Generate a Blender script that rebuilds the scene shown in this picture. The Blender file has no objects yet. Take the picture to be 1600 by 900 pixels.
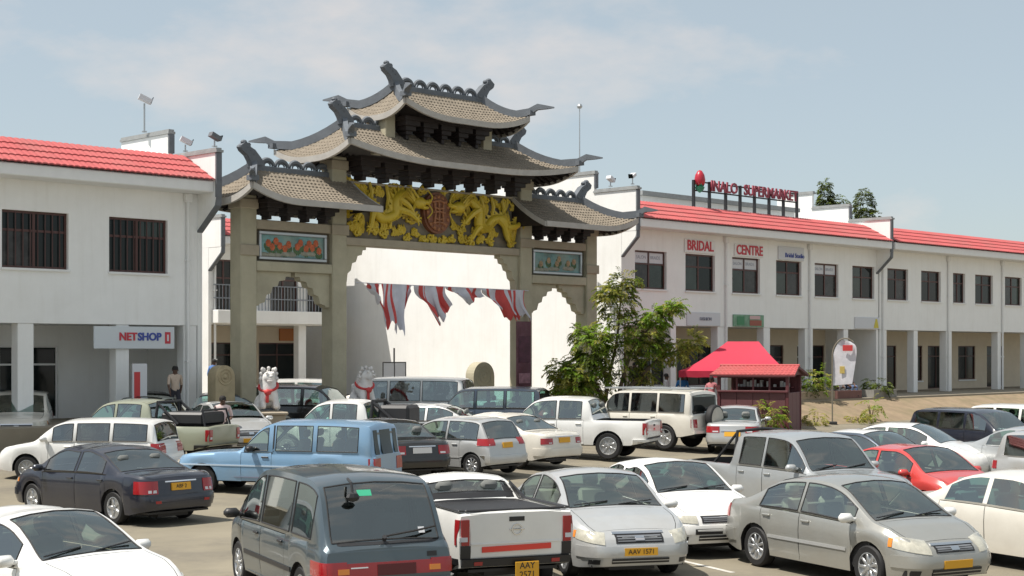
import bpy, bmesh, math, random
from mathutils import Vector, Matrix, Euler
from mathutils.bvhtree import BVHTree

R = math.radians
SC = bpy.context.scene
COL = SC.collection
# ------------------------------------------------------------ camera
EYE = 3.3
cam_d = bpy.data.cameras.new('camera')
cam = bpy.data.objects.new('camera', cam_d)
COL.objects.link(cam)
cam.location = (0, 0, EYE)
cam.rotation_euler = (R(90), 0, 0)
cam_d.sensor_width = 36.0
cam_d.lens = 54.0
cam_d.shift_y = 100 / 1600
cam_d.clip_end = 5000
SC.camera = cam
# ------------------------------------------------------------ light
SUN_EL, SUN_AZ = R(62), Vector((-0.957, -0.29))
sdir = Vector((SUN_AZ.x * math.cos(SUN_EL), SUN_AZ.y * math.cos(SUN_EL), math.sin(SUN_EL)))
sun_d = bpy.data.lights.new('sun', 'SUN')
sun_d.energy = 2.4
sun_d.angle = R(0.5)
sun_d.color = (1.0, 0.945, 0.86)
sun = bpy.data.objects.new('sun', sun_d)
COL.objects.link(sun)
sun.rotation_euler = (-sdir).to_track_quat('-Z', 'Y').to_euler()
sun.location = (0, 0, 60)

world = bpy.data.worlds.new('World')
SC.world = world
world.use_nodes = True
nt = world.node_tree
nt.nodes.clear()
wo = nt.nodes.new('ShaderNodeOutputWorld')
bg = nt.nodes.new('ShaderNodeBackground')
sky = nt.nodes.new('ShaderNodeTexSky')
sky.sky_type = 'NISHITA'
sky.sun_disc = False
sky.sun_elevation = SUN_EL
sky.sun_rotation = math.atan2(SUN_AZ.x, SUN_AZ.y)
sky.altitude = 1500
sky.air_density = 1.0
sky.dust_density = 5.0
sky.ozone_density = 1.2
tc = nt.nodes.new('ShaderNodeTexCoord')
mp = nt.nodes.new('ShaderNodeMapping')
mp.inputs['Scale'].default_value = (1.0, 1.0, 2.3)
mp.inputs['Location'].default_value = (2.18, 1.35, 0.66)
nz = nt.nodes.new('ShaderNodeTexNoise')
nz.inputs['Scale'].default_value = 4.2
nz.inputs['Detail'].default_value = 7
nz.inputs['Roughness'].default_value = 0.55
rp = nt.nodes.new('ShaderNodeValToRGB')
rp.color_ramp.elements[0].position = 0.515
rp.color_ramp.elements[1].position = 0.70
rp.color_ramp.elements[1].color = (0.8, 0.8, 0.8, 1)
mixc = nt.nodes.new('ShaderNodeMix')
mixc.data_type = 'RGBA'
haze = nt.nodes.new('ShaderNodeMix')
haze.data_type = 'RGBA'
haze.inputs[0].default_value = 0.72
haze.inputs[7].default_value = (2.05, 2.25, 2.15, 1)
L = nt.links
L.new(tc.outputs['Generated'], mp.inputs['Vector'])
L.new(mp.outputs['Vector'], nz.inputs['Vector'])
L.new(nz.outputs['Fac'], rp.inputs['Fac'])
L.new(sky.outputs['Color'], haze.inputs[6])
L.new(haze.outputs[2], mixc.inputs[6])
mixc.inputs[7].default_value = (3.6, 3.25, 3.05, 1)
L.new(rp.outputs['Color'], mixc.inputs[0])
L.new(mixc.outputs[2], bg.inputs['Color'])
bg.inputs['Strength'].default_value = 0.097
L.new(bg.outputs['Background'], wo.inputs['Surface'])

SC.view_settings.view_transform = 'Standard'
SC.view_settings.look = 'None'
SC.view_settings.exposure = 1.27
SC.view_settings.gamma = 1.0
SC.render.engine = 'CYCLES'
SC.cycles.use_denoising = True
SC.cycles.max_bounces = 8
SC.cycles.transparent_max_bounces = 16
# ------------------------------------------------------------ materials
MATS = {}


def mat(name, col, rough=0.6, metal=0.0, var=0.0, scale=4.0, bump=0.0, coat=0.0, island=0.0, spec=0.5,
        dirt=None, dirt_amt=0.0, dirt_scale=0.8, streak=0.0):
    if name in MATS:
        return MATS[name]
    m = bpy.data.materials.new(name)
    m.use_nodes = True
    n = m.node_tree.nodes
    l = m.node_tree.links
    b = n['Principled BSDF']
    b.inputs['Roughness'].default_value = rough
    b.inputs['Metallic'].default_value = metal
    b.inputs['Specular IOR Level'].default_value = spec
    if coat:
        b.inputs['Coat Weight'].default_value = coat
        b.inputs['Coat Roughness'].default_value = 0.06
    cur = None
    rgb = n.new('ShaderNodeRGB')
    rgb.outputs[0].default_value = (*col, 1)
    cur = rgb.outputs[0]
    if var or bump or dirt or streak:
        t = n.new('ShaderNodeTexCoord')
    if var:
        z = n.new('ShaderNodeTexNoise')
        z.inputs['Scale'].default_value = scale
        z.inputs['Detail'].default_value = 6
        z.inputs['Roughness'].default_value = 0.65
        l.new(t.outputs['Object'], z.inputs['Vector'])
        mr = n.new('ShaderNodeMapRange')
        mr.inputs[1].default_value = 0.3
        mr.inputs[2].default_value = 0.7
        mr.inputs[3].default_value = 1 - var
        mr.inputs[4].default_value = 1 + var
        l.new(z.outputs['Fac'], mr.inputs[0])
        vm = n.new('ShaderNodeVectorMath')
        vm.operation = 'SCALE'
        l.new(cur, vm.inputs[0])
        l.new(mr.outputs[0], vm.inputs['Scale'])
        cur = vm.outputs[0]
    if island:
        g = n.new('ShaderNodeNewGeometry')
        mr = n.new('ShaderNodeMapRange')
        mr.inputs[3].default_value = 1 - island
        mr.inputs[4].default_value = 1 + island
        l.new(g.outputs['Random Per Island'], mr.inputs[0])
        vm = n.new('ShaderNodeVectorMath')
        vm.operation = 'SCALE'
        l.new(cur, vm.inputs[0])
        l.new(mr.outputs[0], vm.inputs['Scale'])
        cur = vm.outputs[0]
    if dirt:
        z = n.new('ShaderNodeTexNoise')
        z.inputs['Scale'].default_value = dirt_scale
        z.inputs['Detail'].default_value = 8
        z.inputs['Roughness'].default_value = 0.7
        l.new(t.outputs['Object'], z.inputs['Vector'])
        mr = n.new('ShaderNodeMapRange')
        mr.inputs[1].default_value = 0.45
        mr.inputs[2].default_value = 0.75
        mr.inputs[3].default_value = 0
        mr.inputs[4].default_value = dirt_amt
        l.new(z.outputs['Fac'], mr.inputs[0])
        mx = n.new('ShaderNodeMix')
        mx.data_type = 'RGBA'
        l.new(mr.outputs[0], mx.inputs[0])
        l.new(cur, mx.inputs[6])
        mx.inputs[7].default_value = (*dirt, 1)
        cur = mx.outputs[2]
    if streak:
        mpn = n.new('ShaderNodeMapping')
        mpn.inputs['Scale'].default_value = (2.6, 2.6, 0.22)
        l.new(t.outputs['Object'], mpn.inputs['Vector'])
        z = n.new('ShaderNodeTexNoise')
        z.inputs['Scale'].default_value = 1.6
        z.inputs['Detail'].default_value = 7
        z.inputs['Roughness'].default_value = 0.7
        l.new(mpn.outputs[0], z.inputs['Vector'])
        mr = n.new('ShaderNodeMapRange')
        mr.inputs[1].default_value = 0.50
        mr.inputs[2].default_value = 0.80
        mr.inputs[3].default_value = 0
        mr.inputs[4].default_value = streak
        l.new(z.outputs['Fac'], mr.inputs[0])
        mx = n.new('ShaderNodeMix')
        mx.data_type = 'RGBA'
        l.new(mr.outputs[0], mx.inputs[0])
        l.new(cur, mx.inputs[6])
        mx.inputs[7].default_value = (.40, .36, .30, 1)
        cur = mx.outputs[2]
    l.new(cur, b.inputs['Base Color'])
    if bump:
        z = n.new('ShaderNodeTexNoise')
        z.inputs['Scale'].default_value = scale * 6
        z.inputs['Detail'].default_value = 5
        l.new(t.outputs['Object'], z.inputs['Vector'])
        bp = n.new('ShaderNodeBump')
        bp.inputs['Strength'].default_value = bump
        bp.inputs['Distance'].default_value = 0.02
        l.new(z.outputs['Fac'], bp.inputs['Height'])
        l.new(bp.outputs[0], b.inputs['Normal'])
    MATS[name] = m
    return m


def glass(name, tint, rough=0.02, base=0.06):
    if name in MATS:
        return MATS[name]
    m = bpy.data.materials.new(name)
    m.use_nodes = True
    n = m.node_tree.nodes
    l = m.node_tree.links
    n.clear()
    o = n.new('ShaderNodeOutputMaterial')
    tr = n.new('ShaderNodeBsdfTransparent')
    tr.inputs[0].default_value = (*tint, 1)
    gl = n.new('ShaderNodeBsdfGlossy')
    gl.inputs['Roughness'].default_value = rough
    gl.inputs['Color'].default_value = (0.95, 1, 0.98, 1)
    fr = n.new('ShaderNodeFresnel')
    fr.inputs['IOR'].default_value = 1.55
    ad = n.new('ShaderNodeMath')
    ad.operation = 'ADD'
    ad.use_clamp = True
    ad.inputs[1].default_value = base
    mx = n.new('ShaderNodeMixShader')
    l.new(fr.outputs[0], ad.inputs[0])
    l.new(ad.outputs[0], mx.inputs[0])
    l.new(tr.outputs[0], mx.inputs[1])
    l.new(gl.outputs[0], mx.inputs[2])
    l.new(mx.outputs[0], o.inputs[0])
    MATS[name] = m
    return m


WHITE = mat('white_paint', (0.86, 0.86, 0.845), 0.75, var=0.03, scale=1.2, dirt=(0.55, 0.5, 0.42), dirt_amt=0.14, dirt_scale=0.35, streak=0.14)
WHITE2 = mat('white_trim', (0.78, 0.78, 0.77), 0.7, var=0.03)
CREAM = mat('cream_wall', (0.66, 0.575, 0.45), 0.8, var=0.05, scale=2)
GREYTRIM = mat('grey_coping', (0.14, 0.15, 0.165), 0.7, var=0.15)
COPING = mat('cement_coping', (0.30, 0.31, 0.31), 0.8, var=0.15)
REDROOF = mat('red_roof_tile', (0.47, 0.095, 0.095), 0.8, var=0.10, scale=0.8, island=0.05, dirt=(.36,.16,.14), dirt_amt=.5, dirt_scale=.6)
STONE = mat('gate_stone', (0.44, 0.405, 0.295), 0.85, var=0.09, scale=1.6, bump=0.2, dirt=(0.20, 0.18, 0.14), dirt_amt=0.4, dirt_scale=0.7)
STONE2 = mat('gate_stone_beam', (0.37, 0.32, 0.24), 0.85, var=0.1, scale=2.0, bump=0.2)
TILE = mat('roof_tile_clay', (0.215, 0.18, 0.137), 0.85, var=0.10, scale=1.5, island=0.10)
RIDGE = mat('ridge_grey', (0.125, 0.14, 0.16), 0.75, var=0.15, scale=3, bump=0.15)
EAVE = mat('eave_mortar', (0.42, 0.40, 0.37), 0.85, var=0.1, scale=3)
DARKWOOD = mat('dark_timber', (0.022, 0.016, 0.016), 0.6, var=0.2)
GOLD = mat('gold_paint', (0.60, 0.44, 0.035), 0.42, var=0.14, scale=3, bump=0.1, dirt=(0.3, 0.2, 0.03), dirt_amt=0.5, dirt_scale=3)
PANELBACK = mat('panel_ground', (0.19, 0.165, 0.125), 0.8, var=0.25, scale=3, dirt=(0.13, 0.11, 0.07), dirt_amt=0.6, dirt_scale=2)
REDBROWN = mat('red_brown_relief', (0.20, 0.075, 0.035), 0.55, var=0.25, scale=5)
ALU = mat('aluminium', (0.45, 0.47, 0.48), 0.35, metal=0.7)
BLACK = mat('black_rubber', (0.012, 0.012, 0.013), 0.7)
BLACKP = mat('black_plastic', (0.02, 0.02, 0.022), 0.45)
CHROME = mat('chrome', (0.75, 0.76, 0.78), 0.12, metal=1.0)
RIMM = mat('wheel_alloy', (0.50, 0.51, 0.52), 0.32, metal=0.75)
DARKGLASS = mat('dark_pane', (0.010, 0.014, 0.014), 0.08, spec=0.3)  # opaque; in the blocks its near-black colour stands for unlit rooms behind
FRAMEBR = mat('brown_window_frame', (0.085, 0.035, 0.03), 0.5)
PAPER = mat('white_window_paper', (0.62, 0.63, 0.66), 0.6)
LAMPR = mat('tail_lamp_red', (0.33, 0.010, 0.014), 0.18, coat=0.6)
LAMPC = mat('head_lamp_clear', (0.50, 0.48, 0.40), 0.14, metal=0.15, var=0.25, scale=9, coat=1.0)
LAMPD = mat('lamp_inner', (0.16, 0.16, 0.155), 0.15, metal=0.4, coat=1.0)
LAMPO = mat('orange_lamp', (0.75, 0.25, 0.03), 0.2, coat=0.5)
PLATEY = mat('yellow_plate', (0.70, 0.36, 0.02), 0.5)
PLATEW = mat('white_plate', (0.7, 0.7, 0.7), 0.5)
SEATM = mat('seat_cloth', (0.20, 0.205, 0.195), 0.9)
SEATL = mat('seat_cloth_light', (0.40, 0.39, 0.34), 0.9)
TUB = mat('cabin_trim', (0.22, 0.225, 0.21), 0.8)
CARGLASS = glass('car_glass', (0.74, 0.86, 0.78), base=0.19)
CARGLASST = glass('car_glass_dark', (0.25, 0.29, 0.30), base=0.17)
CARGLASSB = glass('car_glass_teal', (0.50, 0.76, 0.70), base=0.21)
SKIN = mat('skin', (0.10, 0.052, 0.033), 0.55)
HAIR = mat('hair', (0.012, 0.01, 0.009), 0.8)


# ------------------------------------------------------------ mesh builder
class MB:
    def __init__(s):
        s.v, s.f, s.m = [], [], []

    def add(s, vs, fs, mi=0, M=None):
        o = len(s.v)
        if M is not None:
            vs = [M @ Vector(p) for p in vs]
        s.v += [tuple(p) for p in vs]
        for q in fs:
            s.f.append(tuple(i + o for i in q))
            s.m.append(mi)
        return s

    def box(s, x0, x1, y0, y1, z0, z1, mi=0, bev=0.0, M=None):
        if bev <= 0:
            vs = [(x, y, z) for x in (x0, x1) for y in (y0, y1) for z in (z0, z1)]
            fs = [(0, 1, 3, 2), (4, 6, 7, 5), (0, 4, 5, 1), (2, 3, 7, 6), (0, 2, 6, 4), (1, 5, 7, 3)]
            return s.add(vs, fs, mi, M)
        c = ((x0 + x1) / 2, (y0 + y1) / 2, (z0 + z1) / 2)
        h = (abs(x1 - x0) / 2, abs(y1 - y0) / 2, abs(z1 - z0) / 2)
        b = min(bev, min(h) * 0.9)
        vs, idx = [], {}
        for sx in (-1, 1):
            for sy in (-1, 1):
                for sz in (-1, 1):
                    for ax in range(3):
                        d = [h[0] - b, h[1] - b, h[2] - b]
                        d[ax] = h[ax]
                        idx[(sx, sy, sz, ax)] = len(vs)
                        vs.append((c[0] + sx * d[0], c[1] + sy * d[1], c[2] + sz * d[2]))
        fs = []

        def orient(q):
            p = [Vector(vs[i]) for i in q]
            n = (p[1] - p[0]).cross(p[2] - p[0])
            ctr = sum(p, Vector()) / len(p) - Vector(c)
            return q if n.dot(ctr) > 0 else tuple(reversed(q))
        for ax in range(3):
            o1, o2 = [a for a in range(3) if a != ax]
            for sg in (-1, 1):
                q = []
                for (a, bb) in ((-1, -1), (1, -1), (1, 1), (-1, 1)):
                    k = [0, 0, 0]
                    k[ax], k[o1], k[o2] = sg, a, bb
                    q.append(idx[(k[0], k[1], k[2], ax)])
                fs.append(orient(tuple(q)))
            for a in (-1, 1):
                for bb in (-1, 1):
                    k0, k1 = [0, 0, 0], [0, 0, 0]
                    k0[o1] = k1[o1] = a
                    k0[o2] = k1[o2] = bb
                    k0[ax], k1[ax] = -1, 1
                    q = (idx[(*k0, o1)], idx[(*k0, o2)], idx[(*k1, o2)], idx[(*k1, o1)])
                    fs.append(orient(q))
        for sx in (-1, 1):
            for sy in (-1, 1):
                for sz in (-1, 1):
                    fs.append(orient(tuple(idx[(sx, sy, sz, a)] for a in range(3))))
        return s.add(vs, fs, mi, M)

    def tube(s, pts, rad, n=8, mi=0, M=None, caps=True, flat=1.0):
        pts = [Vector(p) for p in pts]
        if not isinstance(rad, (list, tuple)):
            rad = [rad] * len(pts)
        vs, fs = [], []
        up = None
        for i, p in enumerate(pts):
            d = (pts[min(i + 1, len(pts) - 1)] - pts[max(i - 1, 0)])
            if d.length < 1e-9:
                d = Vector((0, 0, 1))
            d.normalize()
            if up is None:
                a = Vector((0, 0, 1)) if abs(d.z) < 0.9 else Vector((1, 0, 0))
                up = (a - d * a.dot(d)).normalized()
            else:
                up = up - d * up.dot(d)
                up = up.normalized() if up.length > 1e-6 else d.orthogonal().normalized()
            sd = d.cross(up)
            for k in range(n):
                t = 2 * math.pi * k / n
                vs.append(p + (up * math.cos(t) + sd * math.sin(t) * flat) * rad[i])
        for i in range(len(pts) - 1):
            for k in range(n):
                a, b = i * n + k, i * n + (k + 1) % n
                fs.append((a, b, b + n, a + n))
        if caps:
            fs.append(tuple(reversed(range(n))))
            fs.append(tuple((len(pts) - 1) * n + k for k in range(n)))
        return s.add(vs, fs, mi, M)

    def lathe(s, prof, n=16, mi=0, M=None):
        """prof: list of (r,z) about z"""
        vs, fs = [], []
        for r, z in prof:
            for k in range(n):
                t = 2 * math.pi * k / n
                vs.append((r * math.cos(t), r * math.sin(t), z))
        for i in range(len(prof) - 1):
            for k in range(n):
                a, b = i * n + k, i * n + (k + 1) % n
                fs.append((a, b, b + n, a + n))
        if prof[0][0] > 1e-4:
            fs.append(tuple(reversed(range(n))))
        if prof[-1][0] > 1e-4:
            fs.append(tuple((len(prof) - 1) * n + k for k in range(n)))
        return s.add(vs, fs, mi, M)

    def ball(s, c, r, n=10, mi=0, M=None):
        if not isinstance(r, (list, tuple)):
            r = (r, r, r)
        vs, fs = [], []
        m = max(4, n // 2)
        for i in range(m + 1):
            a = -math.pi / 2 + math.pi * i / m
            for k in range(n):
                t = 2 * math.pi * k / n
                vs.append((c[0] + r[0] * math.cos(a) * math.cos(t), c[1] + r[1] * math.cos(a) * math.sin(t), c[2] + r[2] * math.sin(a)))
        for i in range(m):
            for k in range(n):
                a, b = i * n + k, i * n + (k + 1) % n
                fs.append((a, b, b + n, a + n))
        return s.add(vs, fs, mi, M)

    def prism(s, poly, y0, y1, mi=0, M=None):
        """poly in (x,z), extruded along y; counter-clockwise seen from -y"""
        n = len(poly)
        vs = [(x, y0, z) for x, z in poly] + [(x, y1, z) for x, z in poly]
        fs = [tuple(range(n)), tuple(reversed(range(n, 2 * n)))]
        for i in range(n):
            j = (i + 1) % n
            fs.append((j, i, i + n, j + n))
        return s.add(vs, fs, mi, M)

    def mesh(s, name, mats, smooth=None):
        me = bpy.data.meshes.new(name)
        me.from_pydata(s.v, [], s.f)
        if not isinstance(mats, (list, tuple)):
            mats = [mats]
        for m in mats:
            me.materials.append(m)
        if len(mats) > 1:
            me.polygons.foreach_set('material_index', s.m)
        if smooth is not None:
            me.polygons.foreach_set('use_smooth', [True] * len(me.polygons))
            me.set_sharp_from_angle(angle=R(smooth))
        me.update()
        return me

    def build(s, name, mats, parent=None, smooth=None, loc=None, rot=None):
        return link(name, s.mesh(name, mats, smooth), parent, loc, rot)


def link(name, me, parent=None, loc=None, rot=None):
    o = bpy.data.objects.new(name, me)
    COL.objects.link(o)
    if parent is not None:
        o.parent = parent
    if loc is not None:
        o.location = loc
    if rot is not None:
        o.rotation_euler = rot
    return o


def tag(o, label, cat, group=None, kind=None):
    if label:
        o['label'] = label
    if cat:
        o['category'] = cat
    if group:
        o['group'] = group
    if kind:
        o['kind'] = kind
    return o


def thing(name, label, cat, loc=(0, 0, 0), rotz=0.0, group=None):
    o = bpy.data.objects.new(name, None)
    COL.objects.link(o)
    o.location = loc
    o.rotation_euler = (0, 0, rotz)
    o.empty_display_size = 0.3
    return tag(o, label, cat, group)


def structure(o):
    o['kind'] = 'structure'
    return o


def text(name, s, size, m, parent, loc, rot, extrude=0.01, sx=1.0, bold=0.0, align='CENTER'):
    c = bpy.data.curves.new(name, 'FONT')
    c.body = s
    c.size = size
    c.extrude = extrude
    c.offset = bold
    c.align_x = align
    c.align_y = 'CENTER'
    c.materials.append(m)
    c.resolution_u = 3
    o = bpy.data.objects.new(name, c)
    COL.objects.link(o)
    o.parent = parent
    o.location = loc
    o.rotation_euler = rot
    o.scale = (sx, 1, 1)
    return o


def pchip(pts, x):
    n = len(pts)
    if x <= pts[0][0]:
        return pts[0][1]
    if x >= pts[-1][0]:
        return pts[-1][1]
    h = [pts[i + 1][0] - pts[i][0] for i in range(n - 1)]
    d = [(pts[i + 1][1] - pts[i][1]) / h[i] for i in range(n - 1)]

    def slope(i):
        if i == 0:
            return d[0]
        if i == n - 1:
            return d[-1]
        if d[i - 1] * d[i] <= 0:
            return 0.0
        w1, w2 = 2 * h[i] + h[i - 1], h[i] + 2 * h[i - 1]
        return (w1 + w2) / (w1 / d[i - 1] + w2 / d[i])
    for i in range(n - 1):
        if x <= pts[i + 1][0]:
            t = (x - pts[i][0]) / h[i]
            m0, m1 = slope(i), slope(i + 1)
            return ((2 * t**3 - 3 * t * t + 1) * pts[i][1] + (t**3 - 2 * t * t + t) * h[i] * m0 +
                    (-2 * t**3 + 3 * t * t) * pts[i + 1][1] + (t**3 - t * t) * h[i] * m1)


def lin(pts, x):
    if x <= pts[0][0]:
        return pts[0][1]
    for i in range(len(pts) - 1):
        if x <= pts[i + 1][0]:
            t = (x - pts[i][0]) / (pts[i + 1][0] - pts[i][0])
            return pts[i][1] + t * (pts[i + 1][1] - pts[i][1])
    return pts[-1][1]


def lerp(a, b, t):
    return a + (b - a) * t


def spline(pts, n=6):
    """Catmull-Rom through 3-D points"""
    pts = [Vector(p) for p in pts]
    out = []
    for i in range(len(pts) - 1):
        p0, p1, p2, p3 = pts[max(i - 1, 0)], pts[i], pts[i + 1], pts[min(i + 2, len(pts) - 1)]
        for k in range(n):
            t = k / n
            out.append(0.5 * ((2 * p1) + (p2 - p0) * t + (2 * p0 - 5 * p1 + 4 * p2 - p3) * t * t + (3 * p1 - p0 - 3 * p2 + p3) * t**3))
    out.append(pts[-1])
    return out


# ------------------------------------------------------------ the plaza frame: x along the fronts, y into the blocks
O2 = Vector((-2.914, 55.854, 0))
FROT = R(45)
FM = Matrix.Translation(O2) @ Matrix.Rotation(FROT, 4, 'Z')


def F(x, y, z=0.0):
    return FM @ Vector((x, y, z))


def gz(X, Y):
    v = (X - Y + 58.768) * 0.70711
    return 0.04 * max(0.0, 14 - v) if v > 0 else 0.56


def wall_holes(mb, x0, x1, z0, z1, y0, y1, holes, mi=0):
    """wall slab in xz with rectangular openings (a0,a1,b0,b1) and reveals"""
    xs = sorted({x0, x1, *[h[0] for h in holes], *[h[1] for h in holes]})
    zs = sorted({z0, z1, *[h[2] for h in holes], *[h[3] for h in holes]})
    xs = [x for x in xs if x0 <= x <= x1]
    zs = [z for z in zs if z0 <= z <= z1]

    def solid(i, j):
        if i < 0 or j < 0 or i >= len(xs) - 1 or j >= len(zs) - 1:
            return False
        cx, cz = (xs[i] + xs[i + 1]) / 2, (zs[j] + zs[j + 1]) / 2
        return not any(h[0] < cx < h[1] and h[2] < cz < h[3] for h in holes)
    for i in range(len(xs) - 1):
        for j in range(len(zs) - 1):
            if not solid(i, j):
                continue
            a, b, c, d = xs[i], xs[i + 1], zs[j], zs[j + 1]
            mb.add([(a, y0, c), (b, y0, c), (b, y0, d), (a, y0, d)], [(0, 1, 2, 3)], mi)
            mb.add([(a, y1, c), (b, y1, c), (b, y1, d), (a, y1, d)], [(3, 2, 1, 0)], mi)
            if not solid(i - 1, j):
                mb.add([(a, y0, c), (a, y0, d), (a, y1, d), (a, y1, c)], [(0, 1, 2, 3)], mi)
            if not solid(i + 1, j):
                mb.add([(b, y0, c), (b, y0, d), (b, y1, d), (b, y1, c)], [(3, 2, 1, 0)], mi)
            if not solid(i, j - 1):
                mb.add([(a, y0, c), (b, y0, c), (b, y1, c), (a, y1, c)], [(3, 2, 1, 0)], mi)
            if not solid(i, j + 1):
                mb.add([(a, y0, d), (b, y0, d), (b, y1, d), (a, y1, d)], [(0, 1, 2, 3)], mi)
    return mb
# ------------------------------------------------------------ ground
ASPH = mat('dusty_asphalt', (0.225, 0.198, 0.145), 0.9, var=0.14, scale=0.35, bump=0.35, dirt=(0.10, 0.09, 0.08), dirt_amt=0.75, dirt_scale=0.45)
PAVE = mat('terrace_paving', (0.27, 0.235, 0.18), 0.9, var=0.12, scale=1.2, bump=0.2)
BANKM = mat('bank_earth', (0.27, 0.20, 0.13), 0.95, var=0.2, scale=1.5, bump=0.4, dirt=(0.12, 0.13, 0.05), dirt_amt=0.5, dirt_scale=1.2)
PAINT = mat('line_paint', (0.62, 0.60, 0.55), 0.8, var=0.1, scale=3, dirt=(0.25, 0.22, 0.18), dirt_amt=0.6, dirt_scale=2)

mb = MB()
ys = [-110, -60, -40, -30, -22, -14, -10, -7, -4, -2, 0, 20, 80, 300, 1500]
xs = [-900, -200, -80, -40, -20, 0, 20, 40, 80, 200, 900]
vs = [(x, y, 0.04 * max(0, 14 + y) if y < 0 else 0.56) for y in ys for x in xs]
n = len(xs)
fs = [(j * n + i, j * n + i + 1, (j + 1) * n + i + 1, (j + 1) * n + i) for j in range(len(ys) - 1) for i in range(n - 1)]
vs = [F(*p) for p in vs]
mb.add(vs, fs)
structure(mb.build('car_park_ground', ASPH))


def ground_strip(name, x0, x1, y0, y1, m, dz=0.004, camframe=None):
    pass


mk = MB()


def park_line(ax, ay, bx, by, w=0.10):
    a, b = Vector((ax, ay)), Vector((bx, by))
    d = (b - a).normalized()
    p = Vector((-d.y, d.x)) * w / 2
    k = 6
    for i in range(k):
        s, e = a.lerp(b, i / k), a.lerp(b, (i + 1) / k)
        q = [s - p, e - p, e + p, s + p]
        mk.add([(c.x, c.y, gz(c.x, c.y) + 0.005) for c in q], [(0, 1, 2, 3)])


for k in range(-5, 8):
    bx, by = 0.55 + k * 2.75, 22.0 + k * 0.95
    hx, hy = math.cos(R(115)), math.sin(R(115))
    if k != -1:
        park_line(bx, by, bx + hx * 4.6, by + hy * 4.6)
park_line(-7.0, 21.4, -2.0, 21.0)
for k in range(8):
    bx, by = -14 + k * 2.6, 31.0 + k * 1.9
    park_line(bx, by, bx - 3.2, by + 3.2)
structure(mk.build('parking_bay_lines', PAINT))

# terraces the blocks stand on (steps of 1.2 m, an earth bank before the long block)
mb = MB()
prof = [(-6.4, gz(*F(20, -6.4).xy) - 0.05), (-3.4, 1.12), (-3.4, 1.2), (30, 1.2), (30, 0.0)]
vs = []
for x in (8.6, 20, 34, 90):
    for (y, z) in prof:
        vs.append(F(x, y, z))
n = len(prof)
fs = [(i * n + j, (i + 1) * n + j, (i + 1) * n + j + 1, i * n + j + 1) for i in range(3) for j in range(n - 1)]
fs += [tuple(reversed(range(n)))]
mi_ = []
mb.add(vs, fs)
mb.m = [1 if (k % (n - 1)) == 0 and k < 3 * (n - 1) else 0 for k in range(len(fs))]
structure(mb.build('terrace_pavement', [PAVE, BANKM]))
mb = MB()
p = [F(-60, -2.2, 0), F(-10.2, -2.2, 0), F(-10.2, 14, 0), F(10.2, 14, 0), F(10.2, 40, 0), F(-60, 40, 0)]
m = len(p)
mb.add([(q.x, q.y, 0.3) for q in p] + [(q.x, q.y, 1.2) for q in p],
       [tuple(range(m, 2 * m))] + [(i, (i + 1) % m, (i + 1) % m + m, i + m) for i in range(m)])
structure(mb.build('courtyard_pavement', [PAVE]))


# ------------------------------------------------------------ plaza blocks
WRNG = random.Random(12)
DARKGLASS2 = mat('green_reflect_pane', (0.022, 0.034, 0.028), 0.08, var=.5, scale=1.5, spec=0.5)  # greenish reflection painted into the pane colour
CURTAIN = mat('curtained_pane', (0.035, 0.033, 0.032), 0.15, var=.6, scale=3, spec=0.4)
def window_unit(parent, x0, x1, z0, z1, y, papers=0, bars=False):
    """frame of brown timber, two lights under two top lights; papers: 1 = papered top lights"""
    w = thing_part('window', parent)
    mb = MB()
    t = 0.07
    ya, yb = y, y + 0.07
    zt = z1 - (z1 - z0) * 0.34
    mb.box(x0, x0 + t, ya, yb, z0, z1)
    mb.box(x1 - t, x1, ya, yb, z0, z1)
    mb.box(x0 + t, x1 - t, ya, yb, z0, z0 + t)
    mb.box(x0 + t, x1 - t, ya, yb, z1 - t, z1)
    xm = (x0 + x1) / 2
    mb.box(xm - t * .6, xm + t * .6, ya + .004, yb, z0 + t, z1 - t)
    mb.box(x0 + t, x1 - t, ya + .008, yb, zt - t / 2, zt + t / 2)
    if bars:
        k = 9
        for i in range(1, k):
            xx = lerp(x0, x1, i / k)
            mb.box(xx - .012, xx + .012, ya - .03, ya - .006, z0 + t, z1 - t)
    me = mb.mesh('window', FRAMEBR)
    w.data = me
    for (a, b, c, d, top) in ((x0 + t, xm - t * .6, z0 + t, zt - t / 2, 0), (xm + t * .6, x1 - t, z0 + t, zt - t / 2, 0),
                              (x0 + t, xm - t * .6, zt + t / 2, z1 - t, 1), (xm + t * .6, x1 - t, zt + t / 2, z1 - t, 1)):
        pm = MB().box(a, b, y + .035, y + .045, c, d)
        pm.build('pane', PAPER if (top and papers) else WRNG.choice((DARKGLASS, DARKGLASS, DARKGLASS2, CURTAIN)), w)
    if papers:
        for xx, s in ((lerp(x0, xm, .55), 'SALON'), (lerp(xm, x1, .45), 'BRAIDS')):
            text('lettering', s, 0.2, mat('grey_print', (0.22, 0.24, 0.3), 0.6), w, (xx, y + .032, (zt + z1) / 2), (R(90), 0, 0), .001)
    # sill
    MB().box(x0 - .04, x1 + .04, y - .2, y, z0 - .07, z0 - .003).build('sill', WHITE2, w)
    return w


def thing_part(name, parent):
    me = bpy.data.meshes.new(name)
    return link(name, me, parent)


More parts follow.
